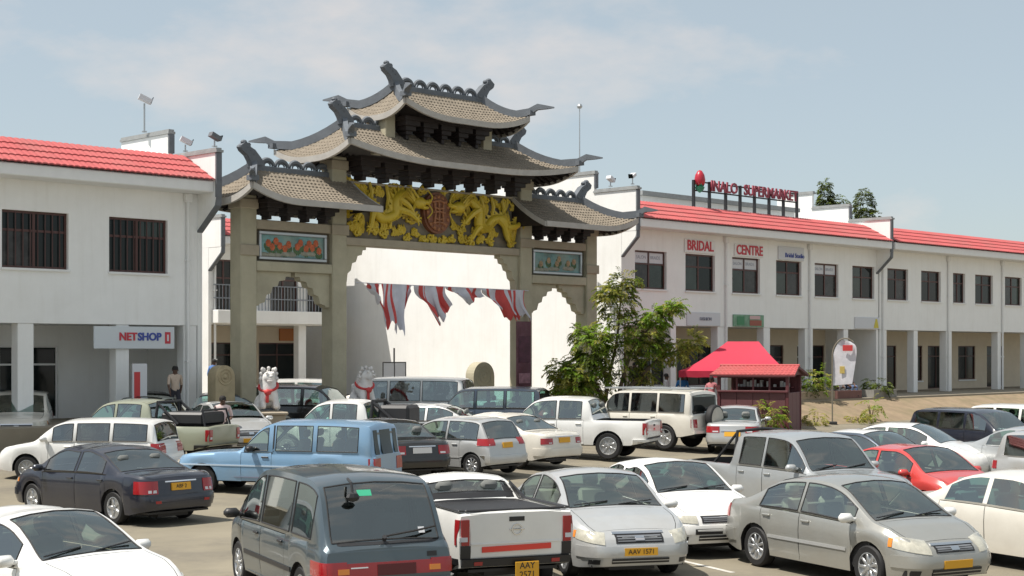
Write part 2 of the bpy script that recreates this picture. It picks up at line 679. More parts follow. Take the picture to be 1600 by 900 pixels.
def gable(parent, x0, x1, steps, zbot):
    """stepped gable wall across the block: steps = [(y0,y1,ztop)...], with grey copings and end posts"""
    mb = MB()
    for (a, b, z) in steps:
        mb.box(x0, x1, a, b, zbot, z)
    g = mb.build('gable_wall', WHITE, parent)
    for i, (a, b, z) in enumerate(steps):
        MB().box(x0 - .05, x1 + .05, a - (.12 if i == 0 else .08), b + .02, z + .003, z + .08).box(
            x0 - .02, x1 + .02, a - .05, b - .002, z + .08, z + .15).build('coping', COPING, g)
    # grey front edge of the first steps
    a, b, z = steps[0]
    MB().box(x0 - .02, x1 + .02, a - .07, a - .003, zbot + .0, z - .003).build('front_edge', GREYTRIM, g)
    if len(steps) > 1:
        a2, z2 = steps[1][0], steps[1][2]
        MB().box(x0 - .02, x1 + .02, a2 - .08, a2 - .003, z + .22, z2 - .003).build('front_edge', GREYTRIM, g)
    # corbelled nose foot
    n0 = steps[0][0]
    c = MB()
    c.add([(x, y, zz) for x in (x0 + .01, x1 - .01) for (y, zz) in ((n0 + .002, zbot), (n0 + .02, zbot - .25), (-.002, zbot - 1.0), (-.002, zbot))],
          [(0, 1, 2, 3), (7, 6, 5, 4), (0, 4, 5, 1), (1, 5, 6, 2), (2, 6, 7, 3), (3, 7, 4, 0)])
    c.build('corbel', WHITE, g)
    e = MB()
    e.add([(x, y, zz) for x in (x0 - .02, x1 + .02) for (y, zz) in ((n0 - .06, zbot), (n0 - .05, zbot - .27), (-.004, zbot - 1.06), (-.004, zbot - 1.0), (n0 + .02, zbot - .252))],
          [(0, 1, 2, 3, 4), (9, 8, 7, 6, 5), (0, 5, 6, 1), (1, 6, 7, 2), (2, 7, 8, 3), (3, 8, 9, 4), (4, 9, 5, 0)])
    e.build('corbel_edge', GREYTRIM, g)
    return g


def red_roof(parent, x0, x1, ze, y0=-1.0, depth=1.7, rise=.9, name='roof'):
    mb = MB()
    ncs, k = 4, int((x1 - x0) / .20)
    for c in range(ncs):
        ya, yb = lerp(y0, y0 + depth, c / ncs), lerp(y0, y0 + depth, (c + 1) / ncs)
        za, zb = ze + rise * c / ncs, ze + rise * (c + 1) / ncs
        for i in range(k):
            a, b = lerp(x0, x1, i / k), lerp(x0, x1, (i + 1) / k)
            m_ = (a + b) / 2
            l_ = .03
            pts = []
            for (x, dz) in ((a, 0), (a + .04, .018), (m_, .022), (b - .04, .014), (b, 0)):
                pts.append((x, dz))
            v = []
            for (x, dz) in pts:
                v += [(x, ya - .02, za + dz + l_ - .04), (x, ya - .02, za + dz + l_), (x, yb + .02, zb + dz + .01)]
            f = []
            for q in range(4):
                f += [(q * 3, q * 3 + 3, q * 3 + 4, q * 3 + 1), (q * 3 + 1, q * 3 + 4, q * 3 + 5, q * 3 + 2)]
            mb.add(v, f)
    o = mb.build(name, REDROOF, parent)
    return o


def downpipe(parent, x, z0, z1, y=-.07):
    mb = MB()
    mb.tube([(x, y, z0), (x, y, z1 - .25), (x, y - .0, z1 - .25)], .055, 8)
    mb.box(x - .13, x + .13, y - .09, y + .06, z1 - .28, z1 - .002, bev=.02)
    for z in (lerp(z0, z1, .25), lerp(z0, z1, .7)):
        mb.box(x - .08, x + .08, y - .065, y + .066, z, z + .05)
    return mb.build('downpipe', WHITE2, parent)


def plaza_block(label, x0, x1, y, zsl, zwin, zsoff, wins, piers, pipes, depth, gl=None, gr=None, shops=(), papers=(), bars=False, balcony=None, ptop=1.22, swm=None):
    t = thing('shopping_block', label, 'building', F(0, y, 0), FROT)
    mb = MB()
    holes = [(a, b, zwin[0], zwin[1]) for a, b in wins]
    if balcony:
        holes = [(a, b, zwin[0], zwin[1]) for a, b in wins]
    wall_holes(mb, x0, x1, zsl, zsoff + .1, 0, .25, holes)
    mb.box(x0, x1, .25, depth, zsl, zsl + .25)          # first floor slab
    mb.build('wall', WHITE, t)
    MB().box(x0, x1, -.92, -.006, zsoff, zsoff + .36, bev=.03).build('eave', WHITE2, t)
    red_roof(t, x0 + .02, x1 - .02, zsoff + .38)
    # back of roof: parapet wall with coping
    MB().box(x0, x1, .72, .95, zsoff + .1, zsoff + ptop).build('parapet', WHITE, t)
    MB().box(x0, x1, .95, depth, zsoff + .8, zsoff + .95).build('flat_roof', COPING, t)
    # near-black sheet behind the windows, its colour standing for the rooms' shade
    MB().box(x0 + .1, x1 - .1, 1.2, 1.3, zsl + .26, zsoff).build('dark_backing', mat('room_shade', (0.03, 0.03, 0.03), 0.9), t)
    for i, (a, b) in enumerate(wins):
        window_unit(t, a, b, zwin[0], zwin[1], .12, papers=(i in papers), bars=bars)
    for x in pipes:
        downpipe(t, x, 1.2, zsoff)
    for (a, b) in piers:
        MB().box(a, b, .02, .42, 1.2, zsl - .003, bev=.015).build('pier', WHITE, t)
    # recessed shop fronts under the arcade
    sm = MB()
    wall_holes(sm, x0, x1, 1.2, zsl - .002, 3.0, 3.2, [(a, b, 1.2 + s, c) for (a, b, s, c) in shops])
    sm.build('shop_wall', swm or CREAM, t)
    for (a, b, s, c) in shops:
        f_ = MB()
        z0 = 1.2 + s
        fw = .06
        f_.box(a, a + fw, 3.05, 3.12, z0, c).box(b - fw, b, 3.05, 3.12, z0, c).box(a + fw, b - fw, 3.05, 3.12, c - fw, c).box(a + fw, b - fw, 3.05, 3.12, z0, z0 + fw)
        k = max(1, int(round((b - a) / .95)))
        for i in range(1, k):
            xx = lerp(a, b, i / k)
            f_.box(xx - .03, xx + .03, 3.054, 3.12, z0 + fw, c - fw)
        f_.box(a + fw, b - fw, 3.058, 3.12, c - .62, c - .56)
        sf = f_.build('shop_front', FRAMEBR if len(piers) < 4 or (int(a) % 3) else WHITE2, t)
        MB().box(a + .01, b - .01, 3.09, 3.1, z0 + .01, c - .01).build('pane', DARKGLASS, sf)
        if s > .3:
            MB().box(a - .03, b + .03, 2.93, 2.998, z0 - .08, z0).build('sill', WHITE2, sf)
    if gl:
        gable(t, x0 - .16, x0 - .003, gl, zsoff - .15)
        wl = MB()
        wl.box(x0 - .16, x0 - .003, .0, depth, .2, zsoff - .153)
        wl.build('end_wall', WHITE, t)
    if gr:
        gable(t, x1 + .003, x1 + .17, gr, zsoff - .15)
        wl = MB()
        wl.box(x1 + .003, x1 + .17, .0, depth, .2, zsoff - .153)
        wl.build('end_wall', WHITE, t)
    return t


WINS = [(11.35, 13.42), (14.70, 16.77), (18.03, 20.12), (21.38, 23.42), (24.52, 26.55), (27.78, 29.78)]
PIERS = [(13.72, 14.09), (17.0, 17.6), (20.44, 20.94), (23.75, 24.4), (27.05, 27.45)]
SHOPS = [(11.2, 14.3, .55, 3.6), (15.1, 17.0, .55, 3.62), (17.85, 20.5, .55, 3.62), (22.3, 23.9, .02, 3.62), (25.1, 26.25, .02, 3.64), (27.45, 28.15, .02, 3.64), (28.8, 29.85, .02, 3.64)]
blk = plaza_block('long white two storey block with brown windows under the rooftop sign', 10.65, 29.95, 0, 4.42, (5.95, 7.55), 8.42,
                  WINS, PIERS, (17.51, 24.04), 24,
                  gl=[(-.80, 1.5, 9.95), (1.5, 8.0, 10.75), (8.0, 24, 9.6)], gr=[(-.8, 1.6, 9.9), (1.6, 3.8, 10.7), (3.8, 6.0, 11.5), (6.0, 24, 10.2)],
                  shops=SHOPS, papers=(0, 2, 4))
lb = plaza_block('white corner block with barred upper windows and the netshop board', -24.0, -10.0, 0, 4.14, (5.74, 7.41), 8.3,
                 [(-13.15, -11.1), (-16.6, -14.5), (-20.0, -17.9), (-23.3, -21.3)], [(-10.5, -10.02), (-12.9, -12.45), (-16.1, -15.6), (-19.6, -19.1), (-23.0, -22.5)], (-10.40,), 12,
                 gr=[(-1.0, 1.7, 9.55), (1.7, 4.6, 10.4), (4.6, 12, 9.3)], gl=[(-1.0, 1.7, 9.55), (1.7, 4.6, 10.4), (4.6, 12, 9.3)],
                 swm=WHITE, shops=[(-15.2, -13.2, .02, 3.5), (-18.8, -16.8, .5, 3.5), (-22.0, -20.2, .02, 3.5)], bars=True)
bb = plaza_block('white courtyard block with dark balcony openings seen through the side arch', 1.95, 9.3, 17, 4.55, (5.05, 7.5), 8.15,
                 [(2.2, 3.15), (5.2, 6.8), (7.35, 8.4)], [(6.85, 7.3)], (2.1, ), 12, ptop=1.3,
                 gl=[(-1.0, 1.7, 9.3), (1.7, 12, 10.0)],
                 shops=[(3.2, 5.15, .02, 3.75), (6.7, 8.95, .02, 3.75)])
# balcony rail of the courtyard block
rl = MB()
for z in (5.75, 6.35):
    rl.tube([(2.0, -.12, z), (9.25, -.12, z)], .03, 6)
for i in range(40):
    x = lerp(2.1, 9.2, i / 39)
    rl.box(x - .015, x + .015, -.135, -.105, 5.22, 6.35)
rl.build('balcony_rail', mat('rail_grey', (.25, .27, .3), .5, metal=.4), bb)
MB().box(1.98, 9.3, -.5, -.004, 4.6, 5.2, bev=.02).build('balcony_slab', WHITE, bb)
MB().box(7.9, 9.0, 2.9, 2.99, 3.85, 4.45).build('signboard', mat('orange_board', (.45, .16, .04), .5), bb)
plaza_block('plain white block in the courtyard corner behind the outer gate column', -9.5, 1.6, 20.5, 4.55, (5.05, 7.5), 8.15,
            [(-.9, .9), (-4.2, -2.4), (-7.6, -5.8)], [(-1.9, -1.5)], (1.2, ), 10, ptop=1.6, shops=[(-1.0, 1.2, .02, 3.75), (-5.0, -2.4, .02, 3.75)])
nb = plaza_block('white block beyond the stepped gable with red tiled eave', 30.26, 62.0, 0.0, 4.42, (5.95, 7.55), 8.42,
                 [(31.0, 33.0), (34.3, 36.3), (37.6, 38.9), (40, 42), (43.4, 45.4), (46.8, 48.8), (50.2, 52.2)], [(30.31, 30.97), (33.6, 34.0), (36.9, 37.5), (42.6, 43), (46, 46.5), (49.4, 49.8)], (30.49, 37.0, 43.0), 20,
                 shops=[(30.6, 31.2, .02, 3.64), (32.2, 33.95, .02, 3.64), (34.35, 35.05, .7, 3.64), (35.9, 36.85, .02, 3.65), (38.0, 39.6, .5, 3.65), (40.2, 42.2, .02, 3.65), (43.6, 45.6, .5, 3.65), (47, 49, .02, 3.65)])

REDTXT = mat('red_letters', (0.55, 0.04, 0.06), 0.5)
BLUETXT = mat('blue_letters', (0.05, 0.08, 0.35), 0.5)


def fsign(name, label, x0, x1, z0, z1, y, board, thick=.06):
    t = thing(name, label, 'sign', F((x0 + x1) / 2, y, z0), FROT)
    MB().box(-(x1 - x0) / 2, (x1 - x0) / 2, -thick, -.003, 0, z1 - z0, bev=.012).build('board', board, t)
    return t


def ftext(t, s, size, m, dx, dz, sx=1.0, bold=.0, th=.06, ext=.012):
    return text('lettering', s, size, m, t, (dx, -th - ext - .001, dz), (R(90), 0, 0), ext, sx, bold)


s = fsign('wall_sign', 'red BRIDAL lettering on pale board above an upper window', 14.6, 16.75, 7.60, 8.18, -.0, WHITE2)
ftext(s, 'BRIDAL', .60, REDTXT, -.02, .30, .93, .012)
s = fsign('wall_sign', 'red CENTRE lettering on pale board beside the downpipe', 18.15, 20.3, 7.60, 8.14, -.0, WHITE2)
ftext(s, 'CENTRE', .60, REDTXT, .02, .27, .90, .012)
s = fsign('wall_sign', 'white board with small blue script over an upper window', 21.5, 23.55, 7.58, 8.2, -.0, PAPER)
ftext(s, 'Bridal Studio', .3, BLUETXT, .25, .22)
s = fsign('wall_sign', 'plain pale board fixed below the BRIDAL window', 14.75, 17.1, 4.44, 5.03, -.0, PAPER)
ftext(s, 'FASHION', .2, mat('grey_print', (0.22, 0.24, 0.3), 0.6), .1, .3)
s = fsign('wall_sign', 'green and red picture board below the CENTRE window', 18.05, 20.35, 4.44, 4.98, -.0, mat('green_board', (.16, .30, .2), .5, var=.5, scale=2))
MB().box(.05, .95, -.075, -.061, .05, .3, bev=.01).build('red_patch', mat('red_patch', (.3, .08, .05), .5), s)
MB().box(-.9, -.35, -.075, -.061, .08, .46, bev=.01).build('green_patch', mat('green_patch', (.05, .22, .1), .5), s)
MB().box(.05, .85, -.075, -.061, .34, .5, bev=.01).build('pink_patch', mat('pink_patch', (.6, .4, .4), .5), s)
s = fsign('wall_sign', 'pale board with a yellow mark near the stepped gable', 27.95, 30.2, 4.45, 5.02, -.0, PAPER)
MB().prism([(.55, .05), (1.0, .05), (.85, .5), (.72, .5)], -.075, -.061).build('yellow_mark', mat('yellow_mark', (.6, .5, .05), .5), s)
s = fsign('shop_sign', 'grey NETSHOP board with red and blue lettering under the arcade', -13.7, -10.9, 3.40, 4.08, -.02, mat('grey_board', (.62, .66, .69), .5))
ftext(s, 'NET', .33, REDTXT, -.25, .36, 1.0, .010)
ftext(s, 'SHOP', .33, BLUETXT, .50, .36, 1.0, .010)
MB().box(1.05, 1.25, -.075, -.061, .16, .52, bev=.01).build('red_logo', REDTXT, s)
MB().box(1.12, 1.18, -.08, -.076, .24, .44).build('logo_bar', PAPER, s)

# rooftop sign
t = thing('rooftop_sign', 'red rooftop supermarket letters on dark posts with a red bud emblem', 'sign', F(0, 1.0, 0), FROT)
for x in (16.53, 17.67, 18.87, 19.96, 21.07, 22.22, 23.38, 24.49):
    MB().box(x - .05, x + .05, -.06, .06, 9.45, 10.95).build('post', BLACKP, t)
MB().box(16.5, 24.55, -.03, .03, 10.46, 10.52).box(16.5, 24.55, -.03, .03, 10.86, 10.92).build('rail', BLACKP, t)
DR = mat('dark_red_letters', (0.26, 0.035, 0.06), 0.45)
text('lettering', 'INALO', .68, DR, t, (18.62, -.12, 10.74), (R(90), 0, 0), .03, .98, .014)
text('lettering', 'SUPERMARKET', .68, DR, t, (22.25, -.12, 10.74), (R(90), 0, 0), .03, 0.96, .014)
em = MB()
em.lathe([(.02, 1.35), (.16, 1.28), (.33, .98), (.40, .6), (.36, .3), (.2, .12), (.02, .05)][::-1], 14)
e = em.build('bud', mat('bud_red', (.42, .02, .04), .35), t, smooth=50, loc=(16.85, -.1, 10.62))
e.scale = (.62, .62, .58)
em = MB()
for k in range(5):
    a = k * 2 * math.pi / 5 + .3
    em.add([(0, 0, 0), (.30 * math.cos(a - .5), .30 * math.sin(a - .5), .25), (.38 * math.cos(a), .38 * math.sin(a), .5), (.30 * math.cos(a + .5), .30 * math.sin(a + .5), .25)], [(0, 1, 2, 3)])
em.lathe([(.05, -.2), (.28, 0), (.36, .2), (.3, .22)], 12)
em.build('leaf_cup', mat('bud_green', (.02, .22, .12), .45), t, loc=(16.85, -.1, 10.52)).scale = (.62, .62, .62)


def floodlight(label, loc, rz, h=.5, big=1.0, light=True, group='floodlights on the roof edges'):
    t = thing('floodlight', label, 'lamp', loc, rz, group)
    MB().tube([(0, 0, 0), (0, 0, h)], .035 * big, 8).box(-.09 * big, .09 * big, -.09 * big, .09 * big, 0, .03).build('stem', ALU, t)
    m = MB()
    m.prism([(-.22 * big, h - .02), (.24 * big, h + .18 * big), (.16 * big, h + .36 * big), (-.30 * big, h + .14 * big)], -.17 * big, .17 * big)
    m.build('housing', PAPER if light else GREYTRIM, t)
    MB().box(-.15 * big, .15 * big, -.012, .012, 0, .26 * big, M=Matrix.Translation((-.24 * big, 0, h - .01)) @ Matrix.Rotation(R(90), 4, 'Z') @ Matrix.Rotation(R(-20), 4, 'X')).build('lens', DARKGLASS, t)
    return t


floodlight('pale lamp on a tall stem above the corner block gable', F(-10.15, 2.9, 10.56), R(200), .95, .85)
floodlight('squat pale lamp on the lower gable step beside a dark one', F(-9.87, .9, 9.76), R(200), .22, .75)
floodlight('black lamp on the gable nose of the corner block', F(-9.87, -.75, 9.76), R(220), .2, .72, light=False)
floodlight('pale lamp standing on the long block gable coping', F(10.5, .6, 10.16), R(230), .2, .7)
floodlight('tan lamp on the gable nose beside the gate roof', F(10.5, -.6, 10.16), R(60), .25, .65)
t = thing('antenna_mast', 'thin grey mast on the roof behind the red eave', 'mast', F(14.5, 6, 9.3), FROT)
MB().tube([(0, 0, 0), (0, 0, 5.2)], [.04, .02], 6).box(-.12, .12, -.12, .12, 0, .05).build('pole', ALU, t)
MB().ball((0, 0, 5.25), .13, 8).build('cap', ALU, t)
# water tank housings on the long block roof
t = thing('roof_housing', 'white stepped roof housing with grey coping behind the rooftop sign', 'roof housing', F(0, 0, 0), FROT)
MB().box(15.6, 27.5, 3.2, 7.5, 9.3, 10.35).build('wall', WHITE, t)
MB().box(15.4, 27.7, 3.0, 7.7, 10.353, 10.55).build('coping', COPING, t)
# ------------------------------------------------------------ the gate
GX, GY = -0.40, -0.5
gate = thing('plaza_gate', 'tall stone ceremonial gate with tiered tiled roofs and gold dragons', 'gate', F(GX, GY, 0), FROT)
rng = random.Random(5)


def gpart(mb, name, m, parent=gate, smooth=None):
    return mb.build(name, m, parent, smooth)


def roof(xL, xR, rL, rR, hy, ze, zr, U, hipL=True, hipR=True, cy=0.0, nridge=6, orn=(1, 1), wing=.9):
    """curved hip roof along x; a hip end is a sloping end with upturned corners, otherwise the end is cut straight"""
    def upf(s):
        u = 0
        if hipL:
            u += U * max(0, 1 - s * 2.6) ** 2.2
        if hipR:
            u += U * max(0, 1 - (1 - s) * 2.6) ** 2.2
        return u

    def h(t):
        return .62 * t + .38 * t * t

    def front(s, t, side=-1, lift=0):
        x = lerp(lerp(xL, xR, s), lerp(rL, rR, s), t)
        return Vector((x, cy + side * hy * (1 - t), ze + (zr - ze) * h(t) + upf(s) * (1 - t) ** 2 + lift))

    def end(s, t, left=True, lift=0):
        u = U * (max(0, 1 - s * 2.2) ** 2.2 + max(0, 1 - (1 - s) * 2.2) ** 2.2)
        return Vector((lerp(xL if left else xR, rL if left else rR, t), cy + lerp(-hy, hy, s) * (1 - t), ze + (zr - ze) * h(t) + u * (1 - t) ** 2 + lift))
    # deck
    mb = MB()
    N, T = 24, 6
    for side in (-1, 1):
        v = [front(i / N, j / T, side, -.10) for j in range(T + 1) for i in range(N + 1)]
        f = []
        for j in range(T):
            for i in range(N):
                q = (j * (N + 1) + i, j * (N + 1) + i + 1, (j + 1) * (N + 1) + i + 1, (j + 1) * (N + 1) + i)
                f.append(q if side < 0 else q[::-1])
        mb.add(v, f)
    for left, hip in ((True, hipL), (False, hipR)):
        if hip:
            M_ = 12
            v = [end(i / M_, j / T, left, -.10) for j in range(T + 1) for i in range(M_ + 1)]
            f = []
            for j in range(T):
                for i in range(M_):
                    q = (j * (M_ + 1) + i, j * (M_ + 1) + i + 1, (j + 1) * (M_ + 1) + i + 1, (j + 1) * (M_ + 1) + i)
                    f.append(q[::-1] if left else q)
            mb.add(v, f)
        else:
            x = xL if left else xR
            v = [front(0 if left else 1, j / T, -1, -.12) for j in range(T + 1)] + [front(0 if left else 1, j / T, 1, -.12) for j in range(T, -1, -1)]
            mb.add(v, [tuple(range(len(v)))])
    rf = gpart(mb, 'roof', DARKWOOD)
    # soffit, flat dark boarding
    # tiles
    tm = MB()
    P_, C_ = .155, .20

    def tile_run(p, a_of_t, b_of_t, slope_len, axis):
        nt = max(4, int(slope_len / C_))
        for k in range(nt):
            t0, t1 = k / nt, (k + 1) / nt
            a, b = a_of_t((t0 + t1) / 2), b_of_t((t0 + t1) / 2)
            if b - a < .05:
                continue
            off = (k % 2) * P_ / 2
            i0 = math.floor((a - off) / P_)
            w = off + i0 * P_
            while w < b:
                u0, u1 = max(w, a), min(w + P_, b)
                w += P_
                if u1 - u0 < .04:
                    continue
                um = (u0 + u1) / 2
                j = rng.uniform(-.006, .006)
                pts = []
                for (u, up) in ((u0, .0), (um, .026), (u1, .0)):
                    pts.append(p(u, t0, .026 + up + j))
                for (u, up) in ((u0, .0), (um, .028), (u1, .0)):
                    pts.append(p(u, min(1, t1 + .02), .0 + up))
                for u in (u0, um, u1):
                    pts.append(p(u, t0, .0))
                tm.add(pts, [(0, 1, 4, 3), (1, 2, 5, 4), (6, 7, 1, 0), (7, 8, 2, 1)])
    sl = math.hypot(hy, zr - ze)

    def mkfront(side):
        def p(x, t, lift):
            a, b = lerp(xL, rL, t), lerp(xR, rR, t)
            s = min(1, max(0, (x - a) / (b - a))) if b > a else .5
            return front(s, t, side, lift)
        return p
    for side in (-1, 1):
        tile_run(mkfront(side), lambda t: lerp(xL, rL, t), lambda t: lerp(xR, rR, t), sl, 0)
    for left, hip in ((True, hipL), (False, hipR)):
        if hip:
            def pe(y, t, lift, left=left):
                d = hy * (1 - t)
                s = min(1, max(0, (y - cy + d) / (2 * d))) if d > 1e-4 else .5
                return end(s, t, left, lift)
            tile_run(pe, lambda t: cy - hy * (1 - t), lambda t: cy + hy * (1 - t), math.hypot((rL - xL) if left else (xR - rR), zr - ze), 1)
    to = tm.build('roof_tiles', TILE, rf)
    to['kind'] = 'stuff'
    # eave board
    em = MB()

    def band(fn, n, outward):
        v = []
        for i in range(n + 1):
            q = fn(i / n)
            o = Vector(outward)
            v += [q + o * .06 + Vector((0, 0, .03)), q + o * .06 + Vector((0, 0, -.17)), q - o * .05 + Vector((0, 0, -.17)), q - o * .05 + Vector((0, 0, .0))]
        f = []
        for i in range(n):
            for k in range(4):
                a, b = i * 4 + k, i * 4 + (k + 1) % 4
                f.append((a, b, b + 4, a + 4))
        f += [(3, 2, 1, 0), (n * 4, n * 4 + 1, n * 4 + 2, n * 4 + 3)]
        em.add(v, f)
    for side in (-1, 1):
        band(lambda s: front(s, 0, side), 28, (0, side, 0))
    if hipL:
        band(lambda s: end(s, 0, True), 16, (-1, 0, 0))
    if hipR:
        band(lambda s: end(s, 0, False), 16, (1, 0, 0))
    for left, hip in ((True, hipL), (False, hipR)):
        if not hip:
            for side in (-1, 1):
                band(lambda t: front(0 if left else 1, t, side), 6, (-1 if left else 1, 0, 0))
    em.build('eave_board', EAVE, rf)
    # rafters
    rm = MB()
    k = int((xR - xL) / .33)
    for side in (-1, 1):
        for i in range(k + 1):
            s = i / k
            a, b = front(s, .03, side, -.16), front(s, .5, side, -.16)
            rm.tube([a, b], .05, 4, caps=True)
    for left, hip in ((True, hipL), (False, hipR)):
        if hip:
            k2 = int(2 * hy / .33)
            for i in range(k2 + 1):
                rm.tube([end(i / k2, .03, left, -.16), end(i / k2, .5, left, -.16)], .05, 4)
    ra = rm.build('rafters', DARKWOOD, rf)
    ra['kind'] = 'stuff'
    # hip ridges with flying tips
    for left, hip in ((True, hipL), (False, hipR)):
        if not hip:
            continue
        for side in (-1, 1):
            path = [front(0 if left else 1, 1 - j / 8, side) for j in range(9)]
            d = (path[-1] - path[-2])
            dh = Vector((d.x, d.y, 0)).normalized()
            e0 = path[-1].copy()
            path[-1] = path[-1] + Vector((0, 0, .03))
            tip = [e0 + dh * (wing * .35) + Vector((0, 0, .13)), e0 + dh * (wing * .7) + Vector((0, 0, .17)), e0 + dh * wing + Vector((0, 0, .24))]
            allp = path + tip
            nrm = Vector((-dh.y, dh.x, 0))
            v, f = [], []
            K = len(allp)
            for i, q in enumerate(allp):
                if i < 9:
                    hgt, w, base = lerp(.36, .27, i / 8), .10, -.05 + (.06 if i > 6 else 0)
                else:
                    kk = i - 8
                    hgt, w, base = (.22, .13, .04)[kk - 1], (.10, .08, .04)[kk - 1], (.12, .1, .06)[kk - 1]
                v += [q + nrm * w + Vector((0, 0, base)), q + nrm * w * .8 + Vector((0, 0, base + hgt)), q - nrm * w * .8 + Vector((0, 0, base + hgt)), q - nrm * w + Vector((0, 0, base))]
            for i in range(K - 1):
                for c in range(4):
                    a, b = i * 4 + c, i * 4 + (c + 1) % 4
                    f.append((a, b, b + 4, a + 4))
            f += [(3, 2, 1, 0), tuple(range((K - 1) * 4, K * 4))]
            hm = MB()
            hm.add(v, f)
            c = e0 + dh * .05 + Vector((0, 0, .1))
            hm.box(c.x - .14, c.x + .14, c.y - .14, c.y + .14, c.z - .04, c.z + .12)
            hm.build('hip_ridge', RIDGE, rf)
    # ridge: base bar and open scalloped tiles
    MB().box(rL - .1, rR + .1, cy - .12, cy + .12, zr - .1, zr + .1, bev=.02).build('ridge_base', RIDGE, rf)
    sc = MB()
    pitch = (rR - rL - .4) / nridge
    r = pitch * .43
    arc = [(r * math.cos(math.pi * (1 - i / 10)), 0, r * .82 * math.sin(math.pi * (1 - i / 10))) for i in range(11)]
    sc.tube(arc, [.058 + .025 * math.sin(math.pi * i / 10) for i in range(11)], 6)
    sc.tube([(x * .48, 0, z * .55) for x, y, z in arc], .028, 5)
    scm = sc.mesh('ridge_tile', RIDGE, 40)
    for i in range(nridge):
        link('ridge_tile', scm, rf, (rL + .2 + pitch * (i + .5), cy, zr + .12))
    poly = [(-.34, -.05), (.22, -.05), (.26, .2), (.38, .42), (.60, .60), (.66, .78), (.50, .92), (.30, .90), (.26, .76), (.08, .66), (-.12, .42), (-.30, .18)]
    om = MB()
    om.prism(poly, -.13, .13)
    for q in ((.62, .72), (.46, .95), (.3, .86)):
        om.ball((q[0], 0, q[1]), (.12, .11, .1), 8)
    om.box(-.2, .1, -.16, .16, .05, .16)
    for q in range(3):
        om.box(.1 + q * .12, .15 + q * .12, -.15, .15, .45 + q * .13, .5 + q * .13)
    om.v = [(x * .95, y, z * .80) for x, y, z in om.v]
    omm = om.mesh('ridge_ornament', RIDGE)
    if orn[0]:
        o = link('ridge_ornament', omm, rf, (rL, cy, zr + .05), (0, 0, math.pi))
    if orn[1]:
        link('ridge_ornament', omm, rf, (rR, cy, zr + .05))
    return rf


def bracket_row(x0, x1, n, z0, z1, y, depth, board_parent):
    """dark stepped brackets, narrow at the foot, in front of white infill"""
    pitch = (x1 - x0) / n
    m = MB()
    H_ = z1 - z0
    lv = [(.16, .0, .22), (.30, .20, .40), (.56, .38, .60), (.82, .58, .82), (1.0, .80, 1.0)]
    for (w, a, b) in lv:
        hw = pitch * w * .5
        m.box(-hw, hw, -depth * (.35 + .65 * b), .05, z0 + H_ * a, z0 + H_ * b - .004, bev=.012)
    for (w, a, b) in lv[1:4]:
        for sx in (-1, 1):
            c = sx * pitch * w * .5 * .86
            m.box(c - .07, c + .07, -depth * (.35 + .65 * b) - .04, -.02, z0 + H_ * b - .004, z0 + H_ * b + .09)
    me = m.mesh('bracket_set', DARKWOOD)
    for i in range(n):
        link('bracket_set', me, gate, (x0 + pitch * (i + .5), y, 0))


# columns (four), each with a plinth
CX = (-8.2, -4.5, 4.5, 8.2)
TOP = (8.35, 9.9, 9.9, 8.35)
for cx_, tp in zip(CX, TOP):
    m = MB()
    m.box(cx_ - .31, cx_ + .31, -.31, .31, .3, tp, bev=.03)
    c = gpart(m, 'column', STONE)
    MB().box(cx_ - .48, cx_ + .48, -.48, .48, .25, 1.2, bev=.05).build('plinth', STONE, c)
    MB().box(cx_ - .36, cx_ + .36, -.36, .36, tp - .45, tp - .12, bev=.03).build('collar', STONE2, c)
    MB().box(cx_ - .37, cx_ + .37, -.37, -.312, lerp(4, tp, .55), lerp(4, tp, .55) + .35, bev=.02).build('boss', STONE2, c)

